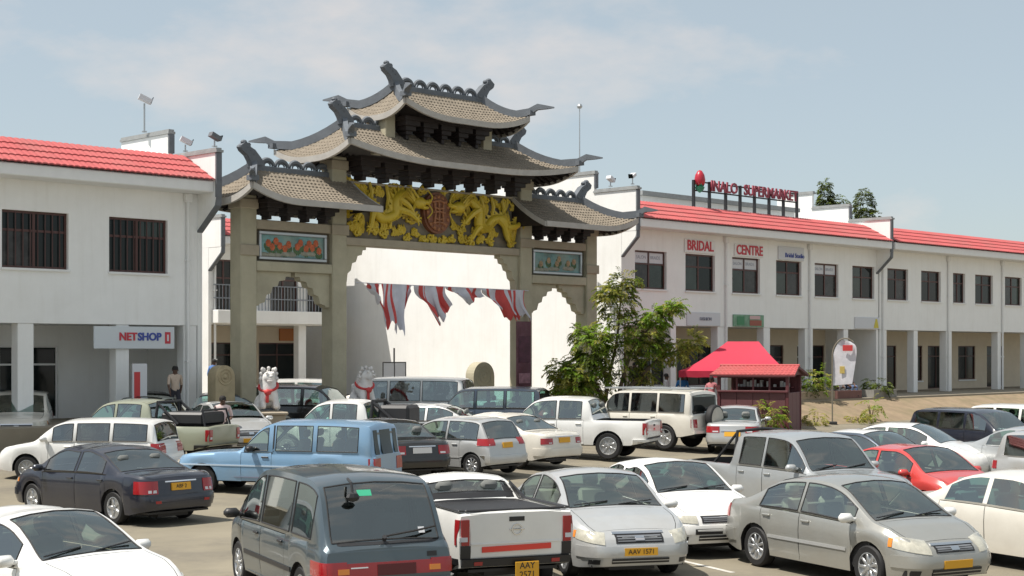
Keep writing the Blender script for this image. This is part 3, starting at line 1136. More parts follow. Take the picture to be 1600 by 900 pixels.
# side bays
for sgn in (-1, 1):
    xa, xb = sorted((sgn * 8.2 - sgn * .315, sgn * 4.5 + sgn * .315))
    gpart(MB().box(xa, xb, -.28, .28, 7.28, 7.58, bev=.02), 'beam', STONE2)
    gpart(MB().box(xa, xb, -.30, .30, 5.92, 6.24, bev=.02), 'beam', STONE)
    gpart(MB().box(xa, xb, -.10, .15, 6.243, 7.277), 'panel_wall', PANELBACK)
    fr = MB()
    a, b, c, d = xa + .16, xb - .16, 6.30, 7.22
    for q in ((a, b, c, c + .1), (a, b, d - .1, d), (a, a + .09, c + .1, d - .1), (b - .09, b, c + .1, d - .1)):
        fr.box(q[0], q[1], -.22, -.103, q[2], q[3], bev=.015)
    mural = gpart(fr, 'mural_panel', ALU)
    TEAL = mat('mural_teal', (.16, .32, .33), .6, var=.5, scale=1.6, dirt=(.34, .33, .24), dirt_amt=.8, dirt_scale=1.3)
    MB().box(a + .092, b - .092, -.13, -.104, c + .102, d - .102).build('painted_ground', TEAL, mural)
    fc = [(.12, .62), (.18, .45), (.24, .72), (.30, .52), (.38, .40), (.44, .60), (.58, .52), (.63, .70), (.72, .45), (.77, .68), (.82, .5), (.88, .72), (.93, .38)] if sgn < 0 else [(.15, .4), (.32, .6), (.5, .45), (.55, .7), (.75, .5), (.88, .6)]
    fm = mat('mural_flower', (.55, .14, .06), .6, var=.3, scale=9) if sgn < 0 else mat('mural_flower_pale', (.42, .30, .18), .6, var=.3, scale=9)
    lm = mat('mural_leaf', (.08, .14, .06), .6, var=.3, scale=9)
    for (u, w) in fc:
        px_, pz_ = lerp(a + .1, b - .1, u), lerp(c + .1, d - .1, w)
        fl, lf = MB(), MB()
        for k in range(7):
            an = k * .9 + u * 9
            fl.ball((px_ + .065 * math.cos(an), -.135, pz_ + .075 * math.sin(an)), (.05, .03, .055), 7)
        fl.ball((px_, -.15, pz_), (.05, .03, .05), 7)
        for k in range(5):
            an = 3.4 + k * .55
            lf.ball((px_ + .14 * math.cos(an), -.13, pz_ - .05 + .16 * math.sin(an)), (.045, .02, .09), 6)
        fl.build('flower', fm, mural, 60)
        lf.build('leaf_spray', lm, mural, 60)
    rkm = mat('mural_rock', (.30, .30, .24), .7, var=.3, scale=6)
    for k in range(7):
        MB().ball((lerp(a + .25, b - .25, (k * .37) % 1), -.13, c + .16 + .05 * (k % 3)), (.22, .03, .09), 8).build('painted_rock', rkm, mural, 60)
    # stepped corner brackets of the arch
    for e, q in ((xa, 1), (xb, -1)):
        pl = [(0, 0), (1.45, 0), (1.45, -.14), (1.25, -.14), (1.22, -.26), (.98, -.30), (.92, -.46), (.72, -.5), (.66, -.7), (.48, -.76), (.40, -1.0), (.2, -1.06), (.16, -1.12), (0, -1.12)]
        P = [(e + q * x, 5.917 + z) for x, z in pl]
        if q > 0:
            P = P[::-1]
        gpart(MB().prism(P, -.16, .16), 'corner_bracket', STONE)
    bracket_row(xa, xb, 4 if sgn < 0 else 4, 7.583, 8.22, -.12, .75, gate)

# central bay
gpart(MB().box(-4.185, 4.185, -.26, .26, 6.93, 7.2, bev=.02), 'beam', STONE2)
gpart(MB().box(-4.185, 4.185, -.05, .2, 7.203, 9.06), 'panel_wall', PANELBACK)
gpart(MB().box(-4.185, 4.185, -.2, .22, 9.063, 9.14, bev=.02), 'beam', STONE2)
for e, q in ((-4.185, 1), (4.185, -1)):
    pl = [(0, 0), (.95, 0), (.95, -.12), (.8, -.14), (.76, -.3), (.58, -.34), (.5, -.55), (.34, -.6), (.28, -.85), (.14, -.95), (.1, -1.25), (0, -1.3)]
    P = [(e + q * x, 6.927 + z) for x, z in pl]
    if q > 0:
        P = P[::-1]
    gpart(MB().prism(P, -.16, .16), 'corner_bracket', STONE)
bracket_row(-4.18, 4.18, 8, 9.143, 9.92, -.14, .9, gate)
# upper storey
for x in (-2.35, 2.35):
    gpart(MB().box(x - .22, x + .22, -.42, .42, 10.2, 11.6, bev=.02), 'column', STONE)
gpart(MB().box(-2.2, 2.2, -.3, .3, 10.2, 10.72), 'upper_wall', DARKWOOD)
bracket_row(-2.1, 2.1, 5, 10.723, 11.5, -.14, .8, gate)

# medallion
md = MB()
for (ra, rb, y0, y1) in ((.66, .80, -.24, -.052), (.57, .70, -.30, -.24), (.5, .6, -.27, -.26)):
    n = 28
    P = [(ra * math.cos(2 * math.pi * k / n), 8.28 + rb * math.sin(2 * math.pi * k / n) * .93) for k in range(n)]
    md.prism(P, y0, y1)
med = gpart(md, 'medallion', REDBROWN)
rl = MB()
for k in range(16):
    a = 2 * math.pi * k / 16
    rl.ball((.50 * math.cos(a), -.30, 8.28 + .58 * math.sin(a)), (.075, .05, .08), 7)
for k in range(5):
    z = 7.90 + k * .19
    rl.tube([(-.30 + .06 * (k % 2), -.32, z), (.0, -.34, z + .05 * (-1) ** k), (.30 - .06 * (k % 2), -.32, z)], .04, 6)
for x in (-.22, 0, .22):
    rl.tube([(x, -.32, 7.86), (x * .8, -.34, 8.25), (x, -.32, 8.68)], .04, 6)
rl.build('medallion_relief', mat('relief_brown', (.32, .13, .05), .5, var=.3, scale=6), med, 50)


# dragons
def dragon(path, radii, headdir, legs, spikes, seed):
    r_ = random.Random(seed)
    m = MB()
    pts = spline([(x, -.26 + .08 * math.sin(i * 1.7), z) for i, (x, z) in enumerate(path)], 7)
    n = len(pts)
    rad = [lin([(k / (len(radii) - 1), v) for k, v in enumerate(radii)], i / (n - 1)) for i in range(n)]
    rad = [q * .7 for q in rad]
    m.tube(pts, rad, 10)
    for i in range(1, n - 1):
        m.tube([pts[i] + Vector((rad[i] * .92 * math.cos(a), -rad[i] * .95 * abs(math.cos(a * .5)), rad[i] * .92 * math.sin(a))) for a in (-.9, 0.0, .9)], .022, 4)
    # back fins
    for i in range(2, n - 2, 2):
        d = (pts[i + 1] - pts[i - 1]).normalized()
        up = Vector((-d.z, 0, d.x))
        if up.z < 0:
            up = -up
        q = pts[i] + up * rad[i] * .8
        m.add([q - d * .12 + Vector((0, -.05, 0)), q + d * .1 + Vector((0, -.05, 0)), q + up * .22 - d * .1, q + Vector((0, .06, 0))], [(0, 1, 2), (1, 3, 2), (3, 0, 2), (0, 3, 1)])
    # head
    hp = pts[0]
    s = headdir
    m.ball((hp.x + s * .12, hp.y - .05, hp.z + .03), (.30, .2, .22), 12)
    m.ball((hp.x + s * .40, hp.y - .06, hp.z + .06), (.26, .13, .10), 10)
    m.ball((hp.x + s * .36, hp.y - .06, hp.z - .13), (.22, .11, .07), 10)
    m.ball((hp.x + s * .58, hp.y - .06, hp.z + .11), (.09, .12, .08), 8)
    for q in (-1, 1):
        m.tube([(hp.x, hp.y - .05 + q * .09, hp.z + .18), (hp.x - s * .22, hp.y - .05 + q * .1, hp.z + .42), (hp.x - s * .42, hp.y - .04 + q * .12, hp.z + .56)], [.05, .04, .015], 6)
        m.tube(spline([(hp.x + s * .5, hp.y - .1, hp.z + .02), (hp.x + s * .65, hp.y - .16, hp.z + q * .25), (hp.x + s * .45, hp.y - .12, hp.z + q * .5)], 4), .025, 5)
    for k in range(8):
        a = .9 + k * .5
        m.tube([(hp.x - s * .05, hp.y - .06, hp.z), (hp.x - s * .05 - s * .48 * abs(math.cos(a * .5)), hp.y - .12, hp.z + .45 * math.sin(a))], [.07, .012], 5)
    # legs with claws
    for (i, dx, dz) in legs:
        p = pts[int(i * (n - 1))]
        kx = p.x + dx * .55
        kz = p.z + dz * .35
        fx_, fz_ = p.x + dx, p.z + dz
        m.tube(spline([(p.x, p.y - .04, p.z), (kx, p.y - .12, kz), (fx_, p.y - .10, fz_)], 4), [.15, .14, .13, .12, .11, .1, .09, .08, .08], 7)
        for c in range(4):
            a = -1.2 + c * .75 + (math.pi if dx < 0 else 0)
            m.tube([(fx_, p.y - .10, fz_), (fx_ + .17 * math.cos(a), p.y - .14, fz_ + .17 * math.sin(a)), (fx_ + .22 * math.cos(a), p.y - .12, fz_ + .2 * math.sin(a) - .06)], [.045, .035, .01], 5)
    for (x, z0, z1) in spikes:
        m.tube([(x, -.2, z0), (x + .04, -.26, (z0 + z1) / 2), (x - .02, -.2, z1)], [.06, .075, .05], 6)
    return gpart(m, 'dragon_relief', GOLD, gate, 50)


dragon([(-1.05, 8.55), (-1.55, 8.85), (-2.0, 8.6), (-2.1, 8.1), (-2.6, 7.95), (-3.0, 8.35), (-3.4, 8.5), (-3.75, 8.1), (-4.0, 8.3), (-4.05, 8.8)],
       [.17, .22, .25, .26, .25, .22, .18, .13, .05], 1, [(.22, .75, -.55), (.3, .9, -.32), (.55, -.2, -.75), (.68, -.45, -.7)],
       [(-3.1, 8.45, 9.15), (-2.35, 8.2, 9.12), (-2.2, 7.6, 8.9)], 1)
dragon([(1.1, 8.5), (1.6, 8.8), (2.0, 8.5), (1.95, 8.0), (2.35, 7.85), (2.8, 8.2), (3.25, 8.2), (3.45, 7.7), (3.75, 7.5), (3.95, 8.1), (4.1, 8.35)],
       [.17, .22, .25, .26, .25, .23, .18, .13, .05], -1, [(.2, -.8, -.55), (.34, -.5, -.5), (.55, .45, -.75), (.66, .75, .25)],
       [(2.2, 8.4, 9.0), (2.75, 8.3, 9.05), (3.3, 8.35, 8.95)], 2)
rr = random.Random(9)
CLOUD = GOLD
spots = [(-3.9, 7.6), (-3.55, 7.45), (-2.9, 7.5), (-2.4, 7.45), (-1.75, 7.6), (-1.3, 7.35), (-.55, 7.3), (-.15, 7.35), (.35, 7.35), (.8, 7.4), (1.3, 7.4), (1.7, 7.35), (2.3, 7.45), (2.75, 7.4),
         (-4.0, 8.0), (-3.5, 7.85), (-3.35, 8.95), (-2.75, 8.95), (-1.7, 9.0), (-2.0, 9.05), (-.9, 8.75), (-1.5, 8.2), (.95, 8.85), (1.35, 9.05), (1.75, 9.05), (2.45, 8.95), (2.35, 8.55), (3.3, 8.75), (3.0, 7.75), (1.5, 8.15), (1.3, 7.7), (3.9, 7.75), (-2.3, 7.75), (-.95, 7.5), (2.0, 7.75),
        (3.9, 7.4), (3.6, 8.9), (4.0, 8.75), (1.0, 9.0), (-.6, 9.05), (-1.2, 9.05), (-3.7, 9.0), (-3.95, 9.1), (.4, 9.05), (1.0, 7.9), (-1.15, 7.95), (3.0, 8.85)]
for (x, z) in spots:
    m = MB()
    s_ = rr.uniform(.8, 1.25)
    for k in range(rr.choice((3, 4))):
        ox, oz = rr.uniform(-.14, .14), rr.uniform(-.1, .1)
        sp = [(x + ox + .11 * s_ * (1 - j / 11) * math.cos(j * .75 + k), -.1 - .02 * k, z + oz + .11 * s_ * (1 - j / 11) * math.sin(j * .75 + k)) for j in range(9)]
        m.tube(sp, [.05] * 9, 5)
    m.tube([(x - .2 * s_, -.09, z - .05), (x + .2 * s_, -.12, z + .03 * rr.choice((-1, 1)))], [.03, .045], 5)
    if z < 7.7 or z > 8.85:
        m.tube([(x + .05, -.12, z - .14), (x + .02, -.14, z + .16)], [.045, .06], 5)
    gpart(m, 'cloud_relief', CLOUD, gate, 50)

for k in range(46):
    x = rr.uniform(-4.0, 4.0)
    if abs(x - .0) < .8:
        continue
    z = rr.choice((rr.uniform(8.5, 8.75), rr.uniform(7.35, 7.6), rr.uniform(7.8, 8.4)))
    h_ = rr.uniform(.25, .5) if z < 8.6 else .32
    m = MB()
    for q in range(rr.choice((2, 3))):
        ox = (q - 1) * .10
        m.tube(spline([(x + ox, -.08, z), (x + ox + .05, -.14, z + h_ * .4), (x + ox - .03, -.15, z + h_ * .75), (x + ox + .03 * (q - 1), -.1, z + h_)], 2), [.05, .055, .05, .045, .035, .025, .01], 5)
    gpart(m, 'flame_relief', GOLD, gate, 50)

# roofs: two over the centre, one over each side bay
roof(-5.45, 5.45, -4.05, 4.05, 2.05, 9.82, 11.05, .42, nridge=14, wing=.95)
roof(-2.75 + .1, 3.35, -1.85 + .1, 2.35, 1.55, 11.50, 12.60, .44, nridge=6, wing=.95)
roof(-9.15, -3.95, -7.75, -3.95, 1.85, 8.12, 9.25, .42, True, False, nridge=6, orn=(1, 0), wing=.8)
roof(3.95, 9.15, 3.95, 7.75, 1.85, 8.12, 9.25, .42, False, True, nridge=6, orn=(0, 1), wing=.8)
# ------------------------------------------------------------ vehicles
def paint(name, col, metal=0.0, rough=0.38, dirt=.25):
    return mat('paint_' + name, col, rough, metal, var=0.04, scale=1.5, coat=0.9, dirt=(.34, .29, .22), dirt_amt=dirt, dirt_scale=1.1)


MESHCACHE = {}


def wheel_meshes(r, w, style):
    k = ('w', round(r, 3), round(w, 3), style)
    if k in MESHCACHE:
        return MESHCACHE[k]
    # axis along local y (outer side +y)
    Mx = Matrix.Rotation(R(-90), 4, 'X')
    t = MB()
    ri = r * .66
    t.lathe([(ri, -w * .5), (r * .90, -w * .5), (r * .975, -w * .40), (r, -w * .25), (r, w * .25), (r * .975, w * .40), (r * .90, w * .5), (ri, w * .47), (ri, -w * .5)], 26, 0, Mx)
    tm = t.mesh('tyre', BLACK, 40)
    q = MB()
    q.lathe([(ri * .999, w * .1), (ri * .999, w * .46), (ri * .93, w * .47), (ri * .88, w * .30)], 26, 0, Mx)
    n = {'five': 5, 'seven': 7, 'cover': 9, 'steel': 8}[style]
    dish = w * (.30 if style != 'cover' else .36)
    q.lathe([(.0, dish + .035), (ri * .2, dish + .03), (ri * .24, dish)], 14, 0, Mx)
    for i in range(n):
        a = 2 * math.pi * i / n
        wd = ri * (.15 if style == 'five' else .075 if style == 'seven' else .11)
        Ms = Mx @ Matrix.Rotation(a, 4, 'Z')
        q.box(ri * .18, ri * .92, -wd, wd, dish - .025, dish + .018, 0, .01, Ms)
    rm = q.mesh('rim', [RIMM], 40)
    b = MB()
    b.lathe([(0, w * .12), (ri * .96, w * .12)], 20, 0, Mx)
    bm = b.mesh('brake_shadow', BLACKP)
    MESHCACHE[k] = (tm, rm, bm)
    return MESHCACHE[k]


def seat_mesh(m):
    k = ('seat', m.name)
    if k not in MESHCACHE:
        s = MB()
        s.box(-.25, .27, -.24, .24, .0, .16, bev=.05)
        Mb = Matrix.Translation((-.22, 0, .12)) @ Matrix.Rotation(R(-14), 4, 'Y')
        s.box(-.07, .07, -.23, .23, 0, .56, 0, .05, Mb)
        s.box(-.05, .05, -.13, .13, .60, .78, 0, .045, Mb)
        MESHCACHE[k] = s.mesh('seat', m, 40)
    return MESHCACHE[k]


class Shape:
    pass


def sedan(L=4.6, W=1.74, H=1.47, **kw):
    d = dict(L=L, W=W, H=H, r=.315, xr=.98 / 4.6 * L, xf=3.68 / 4.6 * L, zs=.21,
             top=[(0, .93), (.10, .97), (.5, 1.0), (.78, 1.01), (1.0, 1.10), (1.35, 1.29), (1.62, 1.395), (1.95, 1.455), (2.3, H), (2.65, 1.455), (2.9, 1.40), (3.2, 1.24), (3.55, 1.02), (3.66, .985), (3.95, .93), (4.3, .83), (4.52, .73), (4.6, .66)],
             belt=[(0, .86), (.5, .925), (1.5, .925), (3.0, .89), (3.6, .865), (4.1, .78), (4.45, .66), (4.6, .58)],
             ws=(2.78, 3.56), rg=(.86, 1.55), sw=[(1.30, 2.13), (2.22, 3.22)], doors=[(1.2, 2.18), (2.18, 3.28)], bonnet=(3.62, 4.48), boot=(.04, .80), lean=[(1.2, .25), (1.45, .1), (2.0, 0), (4, 0)])
    d.update(kw)
    return d


def merge_scale(d, sx=1, sz=1):
    return d


def wagon(L=4.7, W=1.8, H=1.8, hood=1.15, zb=1.05, rake=.6, tail=.28, roofz=None, **kw):
    """SUV, estate or van: bonnet length `hood`, screen rake, steep tail"""
    xc = L - hood
    xt = xc - rake
    zh = zb - .02
    r = kw.get('r', .35)
    d = dict(L=L, W=W, H=H, r=r, xr=.95, xf=L - .85, zs=.27,
             top=[(0, zb - .06), (.05, zb), (.09, zb + .06), (tail * .7, H - .22), (tail, H - .09), (tail + .2, H - .03), (lerp(tail, xt, .5), H), (xt - .25, H - .02), (xt, H - .085), (xt + rake * .5, lerp(H - .08, zh + .04, .47)),
                  (xc - .05, zh + .06), (xc + .06, zh + .02), (lerp(xc, L, .5), zh - .05), (L - .12, zh - .11), (L, zh - .18)],
             belt=[(0, zb - .10), (.3, zb - .02), (xc - .3, zb - .03), (xc + .2, zb - .09), (L - .3, zb - .17), (L, zb - .25)],
             ws=(xt + .04, xc - .01), rg=(.09, tail * .93), bonnet=(xc + .05, L - .1), boot=None, roofw=.84,
             plan=[(0, .90), (.06, .955), (.2, .99), (.6, 1.0), (L - 1.0, 1.0), (L - .5, .97), (L - .2, .90), (L - .06, .80), (L, .70)],
             lean=[(0, 0)])
    d.update(kw)
    return d


def pickup(L=5.1, W=1.82, H=1.76, bed=1.55, zb=1.02, cab=None, hood=1.2, r=.37, **kw):
    xc = L - hood
    xt = xc - .62
    xb = bed
    d = dict(L=L, W=W, H=H, r=r, xr=1.15, xf=L - .92, zs=.38,
             top=[(0, zb - .0), (.05, zb + .03), (xb - .02, zb + .03), (xb + .02, zb + .09), (xb + .14, H - .16), (xb + .22, H - .07), (xb + .5, H - .01), (lerp(xb, xt, .6), H), (xt - .2, H - .03), (xt, H - .09), (xt + .31, lerp(H - .08, zb + .02, .46)),
                  (xc - .05, zb + .06), (xc + .05, zb + .02), (lerp(xc, L, .5), zb - .04), (L - .15, zb - .12), (L, zb - .22)],
             belt=[(0, zb - .02), (xb, zb - .01), (xc - .3, zb - .03), (xc + .2, zb - .07), (L - .3, zb - .18), (L, zb - .30)],
             ws=(xt + .03, xc - .01), rg=(xb + .05, xb + .19), bonnet=(xc + .04, L - .1), boot=None, roofw=.80, bedspan=(.07, xb - .06, .40),
             sw=[(xb + .35, xb + 1.05), (xb + 1.14, xt + .48)], doors=[(xb + .28, xb + 1.1), (xb + 1.1, xt + .58)], lean=[(0, 0)],
             plan=[(0, .965), (.05, .985), (.2, 1.0), (L - 1.0, 1.0), (L - .5, .97), (L - .2, .90), (L - .06, .80), (L, .70)],
             nosep=[(.2, .10), (.4, .02), (.55, 0), (.75, .03), (1.0, .14)], tailp=[(.2, .12), (.5, .02), (.7, 0), (1.1, 0.0)])
    d.update(kw)
    return d


def car(name, label, cat, loc, heading, d, pm, group=None, gl=None, style='five', tailtype='sedan', plate=None, front='sedan', seatm=None, lite=False, handles=True, trim=None, bumper=None, roofm=None, mirror_m=None, liner=None):
    L_, W_, H_ = d['L'], d['W'], d['H']
    hwid = W_ / 2
    gl = gl or CARGLASS
    r = d['r']
    Ra = r + d.get('archgap', .055)
    xr, xf = d['xr'], d['xf']
    zs0 = d['zs']
    plan = d.get('plan') or [(0, .72), (.05, .85), (.16, .945), (.45, .99), (.9, 1.0), (L_ - 1.3, 1.0), (L_ - .7, .98), (L_ - .32, .925), (L_ - .12, .82), (L_ - .03, .70), (L_, .60)]
    roofw = d.get('roofw', .75)
    bedspan = d.get('bedspan')
    # scale the template tables that were written for 4.6 m
    k = L_ / d['top'][-1][0]
    if abs(k - 1) > 1e-3:
        for q in ('top', 'belt', 'lean'):
            d[q] = [(a * k, b) for a, b in d[q]]
        for q in ('ws', 'rg', 'bonnet', 'boot'):
            if d.get(q):
                d[q] = tuple(a * k for a in d[q])
        for q in ('sw', 'doors'):
            d[q] = [tuple(a * k for a in p) for p in d[q]]
    nose = d.get('nosep') or [(.15, .12), (.30, .02), (.48, 0), (.62, .06), (.75, .14), (1.0, .3)]
    tail = d.get('tailp') or [(.15, .14), (.32, .02), (.5, 0), (.62, .05), (.8, .07), (1.0, .10)]
    keys = {0, .03, .08, .16, .28, L_, L_ - .03, L_ - .08, L_ - .16, L_ - .28}
    for q in ('ws', 'rg', 'bonnet', 'boot'):
        if d.get(q):
            keys |= set(d[q])
    for p in d['sw'] + d['doors']:
        keys |= set(p)
    if bedspan:
        keys |= {bedspan[0], bedspan[0] + .015, bedspan[1], bedspan[1] - .015}
    for xw in (xr, xf):
        for a in range(-6, 7):
            keys.add(xw + Ra * math.sin(a * math.pi / 12))
        keys |= {xw - Ra - .012, xw + Ra + .012}
    step = .22 if lite else .13
    x = 0
    ks = sorted(q for q in keys if 0 <= q <= L_)
    st = [ks[0]]
    for q in ks[1:]:
        if q - st[-1] < .011 and q not in (L_,):
            continue
        n = int((q - st[-1]) / step)
        s0 = st[-1]
        for i in range(1, n + 1):
            st.append(s0 + (q - s0) * i / (n + 1))
        st.append(q)
    NR = 11
    top = lambda q: pchip(d['top'], q)
    belt = lambda q: pchip(d['belt'], q)
    zbm = belt(L_ * .5)
    V = []
    info = []
    for q in st:
        zt, zb = top(q), belt(q)
        zb = min(zb, zt - .045)
        hw = hwid * pchip(plan, q)
        zs = zs0 + .10 * max(0, 1 - q / .5) + .04 * max(0, 1 - (L_ - q) / .4)
        inarch = False
        for xw in (xr, xf):
            if abs(q - xw) < Ra:
                zs = max(zs, r + math.sqrt(max(0, Ra * Ra - (q - xw) ** 2)) - .005)
                inarch = True
        zs = min(zs, zb - .10)
        g = max(0.0, min(1.0, (zt - zb - .12) / (H_ - zbm - .12)))
        g = g ** .8
        yr = hw * lerp(.90, roofw, g)
        zr = zt - lerp(.03, .065, g)
        zr = max(zr, zb + .015)
        bulge = .022 * g
        rows = [(hw - .22, zs + .01), (hw * .955 if not inarch else hw * .985, zs), (hw * .993, lerp(zs, zb, .30)), (hw, lerp(zs, zb, .68)), (hw * .985, lerp(zs, zb, .92)), (hw * .962, zb + .012)]
        for t in (.07, .90):
            rows.append((lerp(hw * .962, yr, t) + bulge * (1 if t < .5 else .5), lerp(zb + .012, zr, t)))
        rows.append((yr, zr))
        for fr in (.91, .5, 0):
            rows.append((yr * fr, zt - (zt - zr) * fr * fr))
        if bedspan and bedspan[0] < q < bedspan[1] and q != bedspan[0] and q != bedspan[1]:
            dp = bedspan[2]
            rows[9] = (yr * .93, zr)
            rows[10] = (yr * .92, zt - dp)
            rows[11] = (0, zt - dp)
        info.append((zt, zb, hw, g, zr, yr))
        le = lin(d['lean'], q)
        row = []
        for j, (y, z) in enumerate(rows):
            xx = q
            if le and j >= 6 and z > zb:
                xx += le * (z - zb)
            if q < .5:
                xx += lin(tail, z) * (1 - q / .5)
            if q > L_ - .6:
                xx -= lin(nose, z) * (1 - (L_ - q) / .6)
            row.append((xx - L_ / 2, y, z))
        V.append(row)
    NR = len(V[0])
    verts = []
    idx = {}
    for i, row in enumerate(V):
        for j, (xx, y, z) in enumerate(row):
            if j == NR - 1:
                idx[(i, j, 1)] = idx[(i, j, -1)] = len(verts)
                verts.append((xx, 0, z))
            else:
                for s in (1, -1):
                    idx[(i, j, s)] = len(verts)
                    verts.append((xx, s * y, z))
    groups = {}
    allf = []

    def put(tagname, f):
        groups.setdefault(tagname, []).append(f)
        allf.append(f)

    def within(q, span):
        return span and span[0] - 1e-4 <= q <= span[1] + 1e-4
    for i in range(len(st) - 1):
        xm = (st[i] + st[i + 1]) / 2
        gh = (info[i][0] - info[i][1] + info[i + 1][0] - info[i + 1][1]) / 2
        for j in range(NR - 1):
            for s in (1, -1):
                f = (idx[(i, j, s)], idx[(i, j + 1, s)], idx[(i + 1, j + 1, s)], idx[(i + 1, j, s)])
                if s < 0:
                    f = f[::-1]
                if len(set(f)) < 3:
                    continue
                if len(set(f)) == 3:
                    g_ = []
                    for q in f:
                        if q not in g_:
                            g_.append(q)
                    f = tuple(g_)
                tg = ('body', 0, 0)
                if j == 0:
                    tg = ('underbody', 0, 0)
                elif j == 6:
                    for k_, p in enumerate(d['sw']):
                        if within(xm, p) and gh > .10:
                            tg = ('side_window', s, k_)
                elif 1 <= j <= 4:
                    for k_, p in enumerate(d['doors']):
                        if within(xm, p):
                            tg = ('door', s, k_)
                elif j >= 9:
                    if within(xm, d['ws']):
                        tg = ('windscreen', 0, 0)
                    elif within(xm, d['rg']) and tailtype != 'panel':
                        tg = ('rear_window', 0, 0)
                    elif within(xm, d.get('bonnet')):
                        tg = ('bonnet', 0, 0)
                    elif d.get('boot') and within(xm, d['boot']):
                        tg = ('boot_lid', 0, 0)
                    elif bedspan and bedspan[0] <= xm <= bedspan[1]:
                        tg = ('load_bed', 0, 0)
                    elif roofm and d['rg'][1] < xm < d['ws'][0]:
                        tg = ('roof', 0, 0)
                put(tg, f)
    for i, fl in ((0, False), (len(st) - 1, True)):
        for j in range(0, NR - 1):
            a, b, c, e = idx[(i, j, 1)], idx[(i, j + 1, 1)], idx[(i, j + 1, -1)], idx[(i, j, -1)]
            f = (a, e, c, b) if not fl else (a, b, c, e)
            if b == c:
                f = (a, e, b) if not fl else (a, b, e)
            put(('body', 0, 0), f)
    bvh = BVHTree.FromPolygons([Vector(v) for v in verts], allf)
    X, Y = loc
    root = thing(name, label, cat, (X, Y, gz(X, Y)), heading, group)

    def emit(tagname, m, shrink=0.0, pname=None, parent=root, thick=0.0):
        fs = groups.get(tagname)
        if not fs:
            return None
        remap, vs = {}, []
        nf = []
        for f in fs:
            q = []
            for a in f:
                if a not in remap:
                    remap[a] = len(vs)
                    vs.append(Vector(verts[a]))
                q.append(remap[a])
            nf.append(tuple(q))
        if shrink:
            ec = {}
            for f in nf:
                for a, b in zip(f, f[1:] + f[:1]):
                    ec[frozenset((a, b))] = ec.get(frozenset((a, b)), 0) + 1
            bv = {}
            for e, c in ec.items():
                if c == 1:
                    for a in e:
                        bv[a] = 1
            mv = {}
            for f in nf:
                c = sum((vs[a] for a in f), Vector()) / len(f)
                for a in f:
                    if a in bv:
                        mv.setdefault(a, []).append(c)
            new = {}
            for a, cs in mv.items():
                c = sum(cs, Vector()) / len(cs)
                dd = c - vs[a]
                if dd.length > 1e-6:
                    new[a] = vs[a] + dd.normalized() * min(shrink, dd.length * .5)
            for a, p in new.items():
                vs[a] = p
        b = MB()
        b.add(vs, nf)
        ob = b.build(pname or tagname[0], m, parent, 38)
        if not lite and tagname[0] in ('windscreen', 'rear_window', 'side_window'):
            ec = {}
            for f in nf:
                for a, c in zip(f, f[1:] + f[:1]):
                    ec.setdefault(frozenset((a, c)), []).append(f)
            sb = MB()
            for e, ff in ec.items():
                if len(ff) == 1:
                    a, c = tuple(e)
                    pa, pc = vs[a], vs[c]
                    if (pa - pc).length > 1e-5:
                        ctr = sum((vs[q] for q in ff[0]), Vector()) / len(ff[0])
                        if abs(pa.y) < 1e-6 and abs(pc.y) < 1e-6:
                            continue
                        sb.tube([pa, pc], .011, 4, 0, None, False)
            sb.build('window_seal', BLACK, ob)
        return ob

    emit(('body', 0, 0), pm)
    if bumper is None:
        bumper = pm
    emit(('bonnet', 0, 0), pm, .009)
    emit(('boot_lid', 0, 0), pm, .009)
    if roofm:
        emit(('roof', 0, 0), roofm)
    emit(('windscreen', 0, 0), gl)
    emit(('rear_window', 0, 0), gl)
    if bedspan:
        emit(('load_bed', 0, 0), liner or BLACKP)
    for k_, p in enumerate(d['sw']):
        for s in (1, -1):
            emit(('side_window', s, k_), gl)
    # underbody
    ub = MB()
    fs = groups[('underbody', 0, 0)]
    ub.v = [tuple(v) for v in verts]
    for f in fs:
        ub.f.append(f)
        ub.m.append(0)
    ub2 = MB()
    remap = {}
    for f in ub.f:
        q = []
        for a in f:
            if a not in remap:
                remap[a] = len(ub2.v)
                ub2.v.append(verts[a])
            q.append(remap[a])
        ub2.f.append(tuple(q))
        ub2.m.append(0)
    ub2.box(-L_ / 2 + .12, L_ / 2 - .14, -hwid + .20, hwid - .20, zs0 + .02, zs0 + .06)
    ub2.box(-L_ / 2 + .3, L_ / 2 - .4, -.35, .35, zs0 - .06, zs0 + .015)
    for xw in (xr, xf):   # wheel housings, closed at the top
        for s in (1, -1):
            ub2.box(xw - Ra - L_ / 2, xw + Ra - L_ / 2, s * (hwid - .235) - .01, s * (hwid - .235) + .01, zs0, r + Ra)
            ub2.box(xw - Ra - L_ / 2, xw + Ra - L_ / 2, *sorted((s * (hwid - .235), s * (hwid - .06))), r + Ra + .004, r + Ra + .02)
        ub2.tube([(xw - L_ / 2, -hwid + .2, r), (xw - L_ / 2, hwid - .2, r)], .05, 6)
    ub2.build('underbody', BLACKP, root)

    # cabin
    xi0, xi1 = (d['sw'][0][0] - .25), d['ws'][1] - .02
    if not bedspan and not d.get('boot'):
        xi0 = .22
    zf = zs0 + .10
    ci = MB()
    yi = hwid * .90
    zbi = lambda q: belt(q) - .03
    nI = 6
